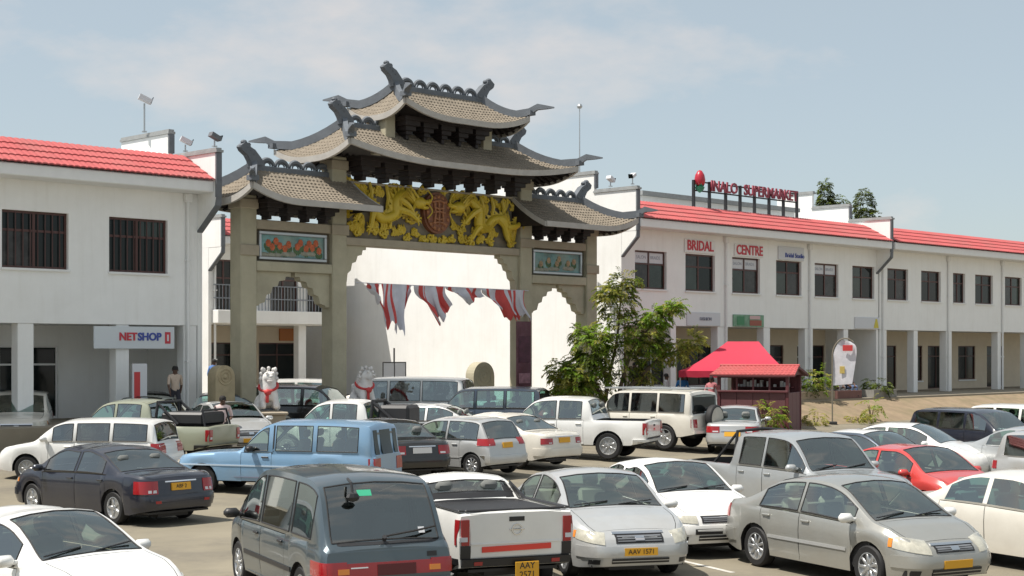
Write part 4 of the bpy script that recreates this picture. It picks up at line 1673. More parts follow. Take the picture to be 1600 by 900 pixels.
    for i in range(nI):
        a, b = lerp(xi0, xi1, i / nI), lerp(xi0, xi1, (i + 1) / nI)
        ha, hb = min(hwid * pchip(plan, a) - .05, yi), min(hwid * pchip(plan, b) - .05, yi)
        for s in (1, -1):
            f = (0, 1, 2, 3)
            ci.add([(a - L_ / 2, s * ha, zf), (a - L_ / 2, s * ha, zbi(a)), (b - L_ / 2, s * hb, zbi(b)), (b - L_ / 2, s * hb, zf)], [f if s < 0 else f[::-1]])
            ha, hb = ha + .015, hb + .015
            ci.add([(a - L_ / 2, s * ha, zf), (a - L_ / 2, s * ha, zbi(a)), (b - L_ / 2, s * hb, zbi(b)), (b - L_ / 2, s * hb, zf)], [f if s > 0 else f[::-1]], 1)
    ci.box(xi0 - L_ / 2, xi1 - L_ / 2, -yi, yi, zf - .03, zf)
    ci.box(xi1 - .42 - L_ / 2, xi1 - .02 - L_ / 2, -yi, yi, zf + .2, belt(xi1 - .3) - .0, bev=.05)
    if bedspan or d.get('boot'):
        ci.box(xi0 - .05 - L_ / 2, xi0 - L_ / 2, -yi, yi, zf, belt(xi0) - .01)
        if d.get('boot'):
            ci.box(d['boot'][1] - L_ / 2 - .05, xi0 + .12 - L_ / 2, -yi * .9, yi * .9, belt(xi0) - .03, belt(xi0) - .005)
    cab = ci.build('cabin', [TUB, BLACK], root)
    sme = seat_mesh(seatm or SEATM)
    xs1 = xi1 - 1.05
    zseat = zf + .10 + max(0, (H_ - 1.5) * .45)
    rows_x = [xs1]
    q = xs1 - .86
    while q > xi0 + .3 and len(rows_x) < 3:
        rows_x.append(q)
        q -= .85
    for q in rows_x:
        for s in (1, -1):
            link('seat', sme, cab, (q - L_ / 2, s * .36 * W_ / 1.75, zseat))
    sw_ = MB()
    ring = [(.18 * math.cos(t * math.pi / 8), .18 * math.sin(t * math.pi / 8)) for t in range(17)]
    Msw = Matrix.Translation((xi1 - .52 - L_ / 2, -.36, belt(xi1 - .5) - .02)) @ Matrix.Rotation(R(62), 4, 'Y')
    sw_.tube([(a, b, 0) for a, b in ring], .016, 5, 0, Msw)
    sw_.box(-.17, .17, -.02, .02, -.012, .012, 0, 0, Msw)
    sw_.tube([(0, 0, 0), (0, 0, .3)], .025, 5, 0, Msw)
    sw_.build('steering_wheel', BLACKP, cab)
    # mirror inside
    # doors
    for k_, p in enumerate(d['doors']):
        for s in (1, -1):
            dr = emit(('door', s, k_), pm, .010)
            if dr and handles and not lite:
                xh = p[0] + .16 - L_ / 2
                zh = belt(p[0]) - .09
                h = bvh.ray_cast(Vector((xh, s * 3, zh)), Vector((0, -s, 0)))
                if h[0]:
                    MB().box(-.09, .09, -.014, .014, -.017, .017, bev=.01).build('handle', trim or pm, dr, None, (h[0].x, h[0].y + s * .018, zh))

    def ray(o, dr):
        h = bvh.ray_cast(Vector(o), Vector(dr))
        return (h[0], h[1]) if h[0] else (None, None)

    def patch(pname, m, nu, nv, fn, off=.006, parent=root, smooth=50, skirt=.03):
        """fn(u,v)->(origin, direction); grid laid on the body, given a rim"""
        g_, N_ = [], []
        for jv in range(nv + 1):
            for iu in range(nu + 1):
                o, dr = fn(iu / nu, jv / nv)
                dr = Vector(dr).normalized()
                p, nn = ray(o, dr)
                g_.append((p, -dr))
        if sum(1 for p, _ in g_ if p is None) > len(g_) * .5:
            return None
        for a in range(len(g_)):
            if g_[a][0] is None:
                b = min((c for c in range(len(g_)) if g_[c][0] is not None), key=lambda c: abs(c - a))
                g_[a] = (g_[b][0].copy(), g_[b][1])
        vs = [p + dr * off for p, dr in g_]
        w = nu + 1
        fs = []
        c0 = (vs[1] - vs[0]).cross(vs[w] - vs[0])
        flip = c0.dot(g_[0][1]) < 0
        for j in range(nv):
            for i in range(nu):
                f = (j * w + i, j * w + i + 1, (j + 1) * w + i + 1, (j + 1) * w + i)
                fs.append(f[::-1] if flip else f)
        loop = [i for i in range(w)] + [j * w + nu for j in range(1, nv + 1)] + [nv * w + i for i in range(nu - 1, -1, -1)] + [j * w for j in range(nv - 1, 0, -1)]
        base = len(vs)
        vs += [vs[a] - g_[a][1] * (skirt + off) for a in loop]
        for k2 in range(len(loop)):
            a, b = loop[k2], loop[(k2 + 1) % len(loop)]
            f = (a, base + k2, base + (k2 + 1) % len(loop), b)
            fs.append(f if not flip else f[::-1])
        b = MB()
        b.add(vs, fs)
        return b.build(pname, m, parent, smooth)

    hx = L_ / 2

    def rect(pname, m, end, y0, y1, z0, z1, off=.006, nu=6, nv=2, parent=root, sl0=0, sl1=0, **kw):
        s = 1 if end == 'f' else -1
        return patch(pname, m, nu, nv, lambda u, v: ((s * (hx + 1), lerp(y0, y1, u), lerp(z0, z1, v) + lerp(sl0, sl1, u)), (-s, 0, 0)), off, parent, **kw)

    def corner(pname, m, end, side, a0, a1, z0, z1, off=.012, nu=12, nv=3, parent=root, dz=0, taper=0, cx=.55, cyf=.5):
        s = 1 if end == 'f' else -1
        cx_, cy_ = s * (hx - cx), side * (hwid - cyf)

        def fn(u, v):
            a = R(lerp(a0, a1, u))
            dr = Vector((s * math.cos(a), side * math.sin(a), 0))
            zl, zh = z0 + dz * u + taper * u, z1 + dz * u - taper * u * .3
            o = Vector((cx_, cy_, lerp(zl, zh, v))) + dr * 3
            return o, -dr
        return patch(pname, m, nu, nv, fn, off, parent)

    def wrap(pname, m, end, ang, z0, z1, off=.012, nu=18, nv=2, parent=root):
        s = 1 if end == 'f' else -1

        def fn(u, v):
            a = R(lerp(-ang, ang, u))
            dr = Vector((s * math.cos(a), math.sin(a), 0))
            return Vector((s * (hx - .9), 0, lerp(z0, z1, v))) + dr * 3.5, -dr
        return patch(pname, m, nu, nv, fn, off, parent)

    def strip(pname, m, side, x0, x1, z0, z1, off=.008, nu=12):
        return patch(pname, m, nu, 1, lambda u, v: ((lerp(x0, x1, u) - hx, side * 3, lerp(z0, z1, v)), (0, -side, 0)), off)

    root_tools = dict(rect=rect, corner=corner, wrap=wrap, strip=strip, ray=ray, root=root, hx=hx, hw=hwid, belt=belt, top=top, d=d, patch=patch, pm=pm)
    # wheels
    tw = .2 if r < .34 else .235
    tm, rm, bm = wheel_meshes(r, tw, style)
    for xw in (xr, xf):
        for s in (1, -1):
            o = link('wheel', bm, root, (xw - hx, s * (hwid - .035 - tw / 2), r), (0, 0, 0 if s > 0 else math.pi))
            link('tyre', tm, o)
            link('rim', rm, o)
    # mirrors
    xm_ = d['ws'][1] - .32
    if not lite:
        k_ = ('mirror', (mirror_m or pm).name)
        if k_ not in MESHCACHE:
            mm = MB()
            mm.box(-.07, .07, -.11, .11, -.065, .065, bev=.045)
            mm.box(-.03, .03, -.2, -.08, -.05, -.0, bev=.01)
            MESHCACHE[k_] = mm.mesh('mirror', mirror_m or pm, 60)
        for s in (1, -1):
            hm = link('mirror', MESHCACHE[k_], root, (xm_ - hx, s * (hwid + .10), belt(xm_) + .10), (0, 0, 0 if s > 0 else math.pi))
    return root_tools


def std_front(T, zl, zh, grille=(.55, .68), gm=None, plate=PLATEY, plate_z=.42, lampdz=.06, ang=(8, 72), grw=.42, fog=True, lower=(.24, .36), lampm=None, chrome_top=True, txt=None):
    for s in (1, -1):
        h = T['corner']('headlamp', lampm or LAMPC, 'f', s, ang[0], ang[1], zl, zh, dz=lampdz, taper=.02)
        if h:
            T['corner']('indicator', LAMPO, 'f', s, ang[1] + 1, ang[1] + 9, zl + lampdz + .03, zh + lampdz - .03, nu=2, nv=2)
    g = T['rect']('grille', gm or BLACKP, 'f', -grw, grw, grille[0], grille[1], off=.008)
    if g:
        for k in range(1, 4):
            z = lerp(grille[0], grille[1], k / 4)
            T['rect']('grille_bar', GREYTRIM, 'f', -grw + .03, grw - .03, z - .008, z + .008, off=.016, nv=1, parent=g)
        if chrome_top:
            T['rect']('grille_trim', CHROME, 'f', -grw - .03, grw + .03, grille[1] - .002, grille[1] + .025, off=.018, nv=1, parent=g)
            T['rect']('badge', CHROME, 'f', -.07, .07, lerp(*grille, .3), lerp(*grille, .8), off=.026, nv=1, nu=2, parent=g)
    T['rect']('air_intake', BLACKP, 'f', -.43, .43, lower[0] + .04, lower[1], off=.018)
    T['rect']('intake_bar', T['pm'], 'f', -.43, .43, lerp(lower[0] + .04, lower[1], .42), lerp(lower[0] + .04, lower[1], .58), off=.022, nv=1)
    b = T['wrap']('front_bumper', T['pm'], 'f', 60, lower[1] + .02, grille[0] - .035, off=.016)
    if fog:
        for s in (1, -1):
            T['rect']('fog_lamp', BLACKP, 'f', s * .60, s * .74, lower[0] + .03, lower[1] - .01, off=.008, nu=2)
    p = None
    if plate:
        p = T['rect']('number_plate', plate, 'f', -.25, .25, plate_z - .055, plate_z + .055, off=.026, nu=2, nv=1)
        if p and txt:
            o, _ = T['ray']((T['hx'] + 1, 0, plate_z), (-1, 0, 0))
            text('lettering', txt, .10, BLACKP, p, (o.x + .030, 0, plate_z), (R(90), 0, R(90)), .002, .95)
    return p


def post_lamps(T, zl, zh, y0=.70, y1=.86, m=None):
    for s in (1, -1):
        k = T['hw'] / .90
        h = T['rect']('tail_lamp', m or LAMPR, 'r', s * y0 * k, s * y1 * k, zl, zh, off=.02, nu=3, nv=3)
        if h:
            T['rect']('reverse_lamp', PAPER, 'r', s * (y0 + .03) * k, s * (y1 - .03) * k, zl + .05, zl + .11, off=.026, nu=2, nv=1, parent=h)
            T['patch']('side_lens', m or LAMPR, 2, 3, lambda u, v: ((lerp(.0, .10, u) - T['hx'], s * 3, lerp(zl, zh, v)), (0, -s, 0)), .012, h)


def std_rear(T, zl, zh, ang=(5, 60), plate=PLATEY, plate_z=.62, bumper_m=None, bz=(.36, .55), lampm=None, dz=0.0, chrome=True, txt=None, pw=.25, off=.012, posts=False):
    if posts:
        post_lamps(T, zl, zh)
    for s in (1, -1) if not posts else ():
        h = T['corner']('tail_lamp', lampm or LAMPR, 'r', s, ang[0], ang[1], zl, zh, dz=dz)
        if h and T['d'].get('boot'):
            T['corner']('reverse_lamp', PAPER, 'r', s, ang[0] + 4, lerp(ang[0], ang[1], .4), zl + .02, lerp(zl, zh, .3), off=.014, nu=3, nv=1, parent=h)
    T['wrap']('rear_bumper', bumper_m or T['pm'], 'r', 62, bz[0], bz[1], off=off + .012)
    if plate:
        p = T['rect']('number_plate', plate, 'r', -pw, pw, plate_z - .07, plate_z + .07, off=.03, nu=2, nv=1)
        if p and txt:
            o, _ = T['ray']((-T['hx'] - 1, 0, plate_z), (1, 0, 0))
            text('lettering', txt, .11, BLACKP, p, (o.x - .034, 0, plate_z), (R(90), 0, R(-90)), .002, .9)
        if chrome and p:
            T['rect']('plate_trim', CHROME, 'r', -.36, .36, plate_z + .09, plate_z + .115, off=.02, nu=4, nv=1)


def wiper(T, end='f', m=BLACKP):
    d = T['d']
    hx = T['hx']
    if end == 'f':
        for y in (-.45, .25):
            x = d['ws'][1]
            mb = MB()
            mb.tube([(x - hx - .02, y - .2, T['top'](x) + .012), (x - hx - .10, y + .35, T['top'](x - .09) + .016)], .010, 5)
            mb.build('wiper', m, T['root'])


GLINE = 'cars parked along the bays'
SILVER = paint('silver', (.50, .51, .51), .35, .34)
SILVERB = paint('silver_beige', (.36, .36, .335), .45, .34)
GREYS = paint('grey_silver', (.40, .42, .43), .4, .36)
WHITEP = paint('white', (.78, .78, .76), 0, .35, .12)
CREAMP = paint('cream_white', (.70, .67, .60), 0, .38, .2)
NAVY = paint('navy', (.008, .011, .024), .1, .35, .04)
BLACKC = paint('black', (.008, .009, .010), .1, .35, .05)
TEALG = paint('grey_blue', (.075, .105, .125), .45, .30, .06)
BLUE = paint('light_blue', (.20, .35, .52), .15, .4, .2)
OLIVE = paint('pale_olive', (.34, .36, .27), .2, .4, .3)
DKBLUE = paint('dark_blue', (.035, .055, .085), .3, .35, .2)
REDP = paint('red', (.55, .05, .045), 0, .35, .1)

# --- 1 minivan seen from the rear, grey blue
d = wagon(4.75, 1.72, 1.80, hood=.72, zb=.98, rake=1.0, tail=.62, zs=.26, r=.32, xr=.98, xf=3.84,
          sw=[(.52, 1.28), (1.38, 2.60), (2.70, 3.70)], doors=[(1.55, 2.65), (2.65, 3.6)], roofw=.83,
          top=[(0, .93), (.04, .97), (.10, 1.02), (.36, 1.46), (.52, 1.66), (.70, 1.74), (1.0, 1.785), (2.0, 1.80), (2.7, 1.775), (3.0, 1.70), (3.4, 1.48), (3.9, 1.14), (4.1, 1.02), (4.4, .88), (4.62, .76), (4.75, .64)],
          rg=(.10, .56), ws=(2.98, 4.0), bonnet=(4.06, 4.65), tailp=[(.2, .14), (.4, 0), (.6, .0), (.8, .03), (1.0, .05)],
          plan=[(0, .93), (.05, .965), (.15, .99), (.4, 1.0), (3.6, 1.0), (4.1, .97), (4.45, .89), (4.65, .76), (4.75, .6)])
T = car('minivan', 'grey blue minivan with red light bar beside the white pickup', 'minivan', (-2.50, 20.75), R(115.5), d, TEALG, gl=CARGLASST, style='cover', seatm=SEATL, trim=BLACKP, mirror_m=BLACKP)
T['rect']('light_bar', LAMPR, 'r', -.80, .80, .60, .76, off=.012, nu=10)
for s in (1, -1):
    T['corner']('tail_lamp', LAMPR, 'r', s, 12, 80, .60, .78, off=.016, cx=.5, cyf=.42)
    T['rect']('reverse_lamp', LAMPO, 'r', s * .52, s * .66, .635, .70, off=.022, nu=2, nv=1)
T['rect']('plate_recess', mat('dark_red_panel', (.10, .01, .012), .4), 'r', -.34, .16, .60, .735, off=.02, nu=4)
T['rect']('badge', CHROME, 'r', .28, .5, .70, .715, off=.02, nu=2, nv=1)
T['wrap']('rear_bumper', TEALG, 'r', 60, .30, .55, off=.05)
T['wrap']('bumper_strip', BLACKP, 'r', 60, .46, .50, off=.062, nv=1)
T['rect']('rear_window_seal', BLACKP, 'r', -.78, .78, .965, 1.0, off=.006, nv=1, nu=8)
T['rect']('hatch_handle', BLACKP, 'r', -.62, -.5, .80, .86, off=.014, nu=2, nv=1)
T['rect']('sticker', mat('green_sticker', (.05, .42, .24), .5), 'r', .08, .26, 1.53, 1.60, off=.004, nu=2, nv=1)
T['rect']('sticker', PAPER, 'r', -.53, -.45, 1.07, 1.14, off=.004, nu=1, nv=1)
mb = MB()
mb.tube([(-2.30, .05, 1.06), (-2.27, -.45, 1.12), (-2.22, -.66, 1.15)], .014, 5)
mb.tube([(-2.28, .04, 1.02), (-2.32, .05, 1.06)], .03, 6)
mb.build('rear_wiper', BLACKP, T['root'])
mb = MB()
mb.tube([(-1.86, .36, 1.74), (-2.02, .37, 1.70), (-2.06, .37, 1.58)], .018, 5)
mb.ball((-2.08, .37, 1.53), (.05, .09, .06), 8)
mb.build('rear_mirror', BLACKP, T['root'])
for s in (1, -1):
    T['strip']('side_moulding', BLACKP, s, 1.3, 3.4, .52, .58, off=.012)
wiper(T)

# --- 2 small white pickup seen from the rear
d = pickup(4.5, 1.70, 1.53, bed=1.75, zb=1.16, r=.31, zs=.34, roofw=.76, hood=1.15, rg=(1.80, 1.945), archgap=.07,
           sw=[(2.06, 3.05)], doors=[(2.0, 3.1)], bedspan=(.07, 1.69, .035), xr=.90, xf=3.58)
T = car('pickup_truck', 'small white pickup with red strip on its tailgate between minivan and silver sedan', 'pickup', (-.80, 22.65), R(112.5), d, WHITEP, gl=CARGLASS, style='five', bumper=BLACKP, mirror_m=WHITEP)
post_lamps(T, .74, 1.08, .72, .90)
T['wrap']('rear_bumper', BLACKP, 'r', 60, .40, .56, off=.035)
T['rect']('bumper_face', BLACKP, 'r', -.78, .78, .36, .55, off=.05, nu=6)
for s in (1, -1):
    T['rect']('corner_post', BLACKP, 'r', s * .66, s * .80, .56, .735, off=.016, nu=3)
tg = T['rect']('tailgate', WHITEP, 'r', -.66, .66, .575, 1.155, off=.012, nu=6)
T['rect']('handle_recess', BLACKP, 'r', -.11, .11, 1.04, 1.10, off=.018, nu=2, nv=1, parent=tg)
T['rect']('fold_line', WHITE2, 'r', -.655, .655, .745, .76, off=.022, nu=4, nv=1, parent=tg)
T['rect']('red_strip', mat('red_tape', (.72, .06, .04), .5), 'r', -.50, .50, .645, .72, off=.020, nu=4, nv=1, parent=tg, sl0=.008, sl1=-.008)
mbd = MB()
rg_ = [(0, .07 * math.cos(2 * math.pi * k / 16), .07 * math.sin(2 * math.pi * k / 16)) for k in range(17)]
mbd.tube(rg_, .009, 5)
mbd.tube([(0, -.11, 0), (0, .11, 0)], .008, 5)
o, _ = T['ray']((-5, 0, .93), (1, 0, 0))
mbd.build('emblem', CHROME, tg, None, (o.x - .02, 0, .93))
p = MB().box(-2.34, -2.325, -.29, .05, .27, .50, bev=.004).build('number_plate', PLATEY, T['root'])
text('lettering', 'AAY', .12, BLACKP, p, (-2.343, -.12, .445), (R(90), 0, R(-90)), .002, .95)
text('lettering', '2571', .12, BLACKP, p, (-2.343, -.12, .325), (R(90), 0, R(-90)), .002, .95)
for s in (1, -1):
    T['rect']('reflector', LAMPR, 'r', s * .50, s * .62, .47, .52, off=.06, nu=2, nv=1)
mb = MB()
for s in (1, -1):
    mb.box(-2.20, -.50, s * .77 - .045, s * .77 + .045, 1.175, 1.205, bev=.012)
    mb.add([(-.78, s * .72, 1.19), (-.38, s * .66, 1.42), (-.30, s * .60, 1.46), (-.2, s * .72, 1.19), (-.78, s * .78, 1.19), (-.36, s * .68, 1.42), (-.2, s * .78, 1.19)],
           [(0, 1, 3), (0, 4, 5, 1), (4, 6, 5), (1, 5, 2)])
mb.box(-2.22, -2.16, -.72, .72, 1.175, 1.205, bev=.012)
mb.build('bed_rail', BLACKP, T['root'])
T['rect']('window_surround', BLACKP, 'r', -.66, .66, 1.20, 1.275, off=.010, nu=8, nv=3)
for y0_, y1_ in ((-.68, -.55), (.55, .68)):
    T['rect']('window_surround', BLACKP, 'r', y0_, y1_, 1.19, 1.42, off=.008, nu=2, nv=2)

# --- 3 silver sedan facing the camera
d = sedan(4.80, 1.80, 1.49, r=.32)
T = car('sedan', 'silver sedan facing the lane with dark oval grille beside white pickup', 'car', (1.20, 24.2), R(-74.5), d, SILVER, gl=CARGLASS, style='cover', seatm=SEATL, mirror_m=WHITEP)
std_front(T, .56, .72, grille=(.575, .705), grw=.36, plate_z=.455, ang=(14, 74), lampdz=.05, txt='AAV 1571', lower=(.25, .36))
std_rear(T, .70, .88)
wiper(T)
for s in (1, -1):
    T['strip']('side_moulding', SILVER, s, .95 + .45, 3.3, .50, .55, off=.014)

# --- 4 white sedan behind
d = sedan(4.45, 1.70, 1.40, r=.305)
T = car('sedan', 'white boxy sedan with teal windscreen between the two silver sedans', 'car', (2.62, 26.6), R(-70), d, WHITEP, gl=CARGLASSB, style='cover', mirror_m=WHITEP)
std_front(T, .57, .69, grille=(.575, .685), grw=.36, plate=None, ang=(10, 70), lampdz=.02, lower=(.26, .38), chrome_top=False, lampm=LAMPC)
std_rear(T, .70, .88)
wiper(T)
T['rect']('bumper_slot', BLACKP, 'f', .08, .5, .40, .49, off=.016, nu=3)
T['rect']('bumper_slot', BLACKP, 'f', -.5, -.02, .40, .49, off=.016, nu=3)

# --- 5 silver beige sedan, front right
d = sedan(4.45, 1.71, 1.48, r=.315, top=[(0, .95), (.10, 1.0), (.45, 1.04), (.62, 1.06), (.85, 1.15), (1.2, 1.335), (1.5, 1.425), (1.95, 1.475), (2.3, 1.485), (2.65, 1.46), (2.95, 1.385), (3.3, 1.20), (3.68, .99), (3.78, .955), (4.0, .91), (4.3, .82), (4.52, .72), (4.6, .64)],
          ws=(2.82, 3.70), rg=(.70, 1.42), boot=(.04, .64), sw=[(1.10, 2.08), (2.16, 3.36)], doors=[(1.15, 2.12), (2.12, 3.34)], bonnet=(3.76, 4.5))
T = car('sedan', 'silver beige sedan with silver mirror parked before the grey pickup', 'car', (5.05, 22.85), R(-63), d, SILVERB, gl=CARGLASS, style='cover', mirror_m=WHITEP, seatm=SEATL)
std_front(T, .56, .74, grille=(.58, .68), grw=.34)
std_rear(T, .72, .92)
wiper(T)
for s in (1, -1):
    T['strip']('side_moulding', SILVER, s, 1.3, 3.3, .50, .545, off=.014)

# --- 6 grey double cab pickup
d = pickup(5.2, 1.80, 1.78, bed=1.55, zb=1.08, r=.37, zs=.38)
T = car('pickup_truck', 'grey double cab pickup behind the silver beige sedan', 'pickup', (5.55, 29.9), R(-62), d, GREYS, gl=CARGLASS, style='five', mirror_m=SILVER)
std_front(T, .66, .86, grille=(.68, .84), grw=.4, plate=None)
std_rear(T, .62, .95, ang=(20, 80), plate=None, posts=True)
wiper(T)
mb = MB()
for s in (1, -1):
    mb.tube([(-1.15, s * .66, 1.05), (-1.12, s * .60, 1.72), (-1.12, 0, 1.76)], .035, 7)
    mb.tube([(-1.12, s * .60, 1.70), (-1.75, s * .70, 1.08)], .03, 6)
mb.build('roll_bar', BLACKP, T['root'])

# --- 7 light blue canopy pickup seen from the side
d = wagon(5.2, 1.66, 1.70, hood=1.35, zb=1.0, rake=.62, tail=.13, zs=.33, r=.335, xr=1.15, xf=4.30, roofw=.85,
          sw=[(.40, 1.40), (1.52, 2.42), (2.62, 3.22)], doors=[(2.52, 3.30)], tailp=[(.2, .1), (.4, 0), (1.7, .04)], rg=(.05, .10))
d['top'] = [(0, .98), (.03, 1.0), (.05, 1.05), (.10, 1.58), (.16, 1.66), (.4, 1.70), (1.4, 1.73), (2.45, 1.72), (2.56, 1.69), (2.75, 1.62), (3.05, 1.35), (3.30, 1.09), (3.38, 1.03), (3.9, 1.0), (4.7, .95), (5.08, .90), (5.2, .82)]
d['ws'] = (2.74, 3.33)
d['belt'] = [(0, .90), (.3, .98), (3.2, .97), (4.0, .93), (4.8, .84), (5.2, .76)]
T = car('canopy_pickup', 'light blue pickup with windowed canopy standing across the lane', 'pickup', (-5.22, 35.35), R(161), d, BLUE, gl=CARGLASS, style='steel', tailtype='panel', bumper=BLACKP, trim=BLACKP, mirror_m=BLACKP)
for s in (1, -1):
    T['corner']('tail_lamp', LAMPR, 'r', s, 12, 50, .62, .90, nu=3)
    T['strip']('side_moulding', mat('pale_blue_strip', (.45, .55, .65), .4), s, .3, 4.9, .665, .70, off=.012, nu=16)
    T['corner']('headlamp', LAMPC, 'f', s, 5, 55, .62, .78)
for (a, b) in ((-.62, -.42), (-.28, .28), (.42, .62)):
    T['rect']('rear_door_window', DARKGLASS, 'r', a, b, .98, 1.52, off=.008, nu=3)
T['wrap']('rear_bumper', mat('red_bumper', (.30, .02, .02), .5), 'r', 40, .42, .52, off=.04)
T['strip']('door_seam', BLACKP, 1, 2.50, 2.53, .45, 1.0, off=.004, nu=1)
T['strip']('door_seam', BLACKP, 1, 2.46, 2.50, 1.02, 1.6, off=.006, nu=1)
# --- 8 navy sedan rear at the left
d = sedan(4.8, 1.80, 1.43, r=.32)
T = car('sedan', 'navy sedan showing red tail lamps beside the blue canopy pickup', 'car', (-8.10, 30.9), R(139), d, NAVY, gl=CARGLASST, style='five', mirror_m=NAVY)
std_rear(T, .62, .86, ang=(14, 66), plate=PLATEY, plate_z=.74, bz=(.36, .58), txt='ABF 2', pw=.22)
std_front(T, .56, .70)
for s in (1, -1):
    T['rect']('reflector', LAMPR, 'r', s * .5, s * .62, .44, .49, off=.03, nu=1, nv=1)
# --- 9 silver hatchback
d = wagon(3.85, 1.68, 1.52, hood=.85, zb=.93, rake=.85, tail=.42, zs=.22, r=.295, xr=.62, xf=3.05, roofw=.80,
          sw=[(.42, 1.42), (1.50, 2.62)], doors=[(1.0, 1.46), (1.46, 2.5)])
T = car('hatchback', 'silver hatchback with small yellow plate behind the black sedan', 'car', (-1.58, 40.9), R(142), d, SILVER, gl=CARGLASS, style='cover')
std_rear(T, .80, .98, ang=(18, 74), plate=PLATEY, plate_z=.80, bz=(.36, .55), chrome=False, pw=.2)
std_front(T, .58, .74)
T['strip']('side_moulding', SILVER, 1, .9, 2.5, .46, .50, off=.012)
# --- 10 black sedan rear
d = sedan(4.5, 1.72, 1.40, r=.305)
T = car('sedan', 'black sedan with white number plate behind the blue canopy pickup', 'car', (-3.25, 40.0), R(118), d, BLACKC, gl=CARGLASSB, style='cover')
std_rear(T, .64, .86, ang=(10, 55), plate=PLATEW, plate_z=.74, bz=(.38, .56), pw=.25)
std_front(T, .56, .70)
# --- 11 cream sedan
d = sedan(4.8, 1.75, 1.43, r=.315)
T = car('sedan', 'cream white sedan rear end in front of the white double cab', 'car', (-.28, 43.6), R(137), d, CREAMP, gl=CARGLASSB, style='cover')
std_rear(T, .66, .82, ang=(12, 52), plate=PLATEY, plate_z=.76, bz=(.34, .54), pw=.22)
std_front(T, .56, .70)
# --- 12 white double cab
d = pickup(5.25, 1.86, 1.83, bed=1.62, zb=1.14, r=.40, zs=.42)
T = car('pickup_truck', 'white double cab pickup with alloy wheels beside the spare wheel wagon', 'pickup', (1.72, 46.2), R(160), d, WHITEP, gl=CARGLASS, style='seven')
std_rear(T, .74, 1.08, ang=(16, 60), plate=PLATEY, plate_z=.52, bumper_m=WHITEP, bz=(.46, .60), chrome=False, off=.05, pw=.2, posts=True)
std_front(T, .72, .92)
tg = T['rect']('tailgate', WHITEP, 'r', -.72, .72, .66, 1.10, off=.010)
T['rect']('handle_recess', BLACKP, 'r', -.1, .1, .96, 1.02, off=.014, nu=1, nv=1, parent=tg)
T['rect']('badge', CHROME, 'r', -.1, .1, .84, .91, off=.014, nu=1, nv=1, parent=tg)
T['rect']('lower_strip', BLACKP, 'r', -.7, .7, .60, .65, off=.012, nu=2, nv=1)
# --- 13 white wagon with spare wheel
d = wagon(4.9, 1.90, 1.92, hood=1.3, zb=1.16, rake=.55, tail=.12, zs=.42, r=.40, roofw=.86, xr=1.1, xf=4.0,
          sw=[(.35, 1.30), (1.40, 2.35), (2.45, 3.3)], doors=[(1.35, 2.4), (2.4, 3.3)], rg=(.05, .10))
T = car('wagon', 'cream white off road wagon with spare wheel on its back door', 'suv', (4.30, 50.3), R(143), d, CREAMP, gl=CARGLASST, style='five')
for s in (1, -1):
    T['corner']('tail_lamp', LAMPR, 'r', s, 18, 48, .72, .98, nu=3)
T['wrap']('rear_bumper', CREAMP, 'r', 45, .45, .62, off=.06)
tm, rm, bm = wheel_meshes(.40, .235, 'five')
sp = link('spare_wheel', tm, T['root'], (-T['hx'] - .14, -.12, .98), (0, 0, R(90)))
sp.scale = (1.12, 1.0, 1.12)
MB().lathe([(0, .135), (.30, .13), (.37, .10), (.385, -.05)], 24, 0, Matrix.Rotation(R(-90), 4, 'X')).build('wheel_cover', mat('beige_cover', (.45, .42, .36), .6, var=.1), sp, 50)
T['rect']('back_window', DARKGLASS, 'r', -.68, .68, 1.22, 1.68, off=.008)
mb = MB()
for s in (1, -1):
    mb.tube([(-2.2, s * .72, 1.93), (1.0, s * .72, 1.93)], .025, 6)
for k in range(5):
    mb.tube([(-2.1 + k * .75, -.72, 1.94), (-2.1 + k * .75, .72, 1.94)], .018, 5)
mb.build('roof_rack', ALU, T['root'])
# --- 14 pale olive pickup
d = pickup(5.0, 1.76, 1.70, bed=1.7, zb=1.0, r=.36, zs=.38)
T = car('pickup_truck', 'pale olive double cab pickup with black roll bars beside the man in pink', 'pickup', (-10.0, 41.4), R(163), d, OLIVE, gl=CARGLASSB, style='steel', mirror_m=BLACKP)
std_rear(T, .62, .92, ang=(15, 60), plate=None, bumper_m=BLACKP, bz=(.40, .52), off=.05, posts=True)
std_front(T, .62, .80)
mb = MB()
for s in (1, -1):
    mb.tube([(-.80, s * .66, 1.0), (-.86, s * .60, 1.62)], .04, 7)
    mb.tube([(-.86, s * .60, 1.60), (-1.5, s * .68, 1.05)], .035, 7)
    mb.tube([(-2.3, s * .70, 1.0), (-2.2, s * .66, 1.42)], .03, 6)
mb.tube([(-.86, -.62, 1.62), (-.86, .62, 1.62)], .04, 7)
mb.tube([(-2.2, -.66, 1.42), (-2.2, .66, 1.42)], .03, 6)
mb.box(-2.2, -.95, -.62, .62, 1.02, 1.36, bev=.06)
mb.build('roll_bar', BLACKP, T['root'])
# --- 15 black suv by the lion
d = wagon(4.7, 1.80, 1.74, hood=1.2, zb=1.06, rake=.6, tail=.32, sw=[(.45, 1.3), (1.4, 2.3), (2.4, 3.2)], doors=[(1.35, 2.35), (2.35, 3.25)])
T = car('suv', 'black off road car parked between the lion and the gate column', 'suv', (-6.55, 50.2), R(-14), d, BLACKC, gl=CARGLASSB, style='five')
std_front(T, .66, .82)
std_rear(T, .75, 1.0)
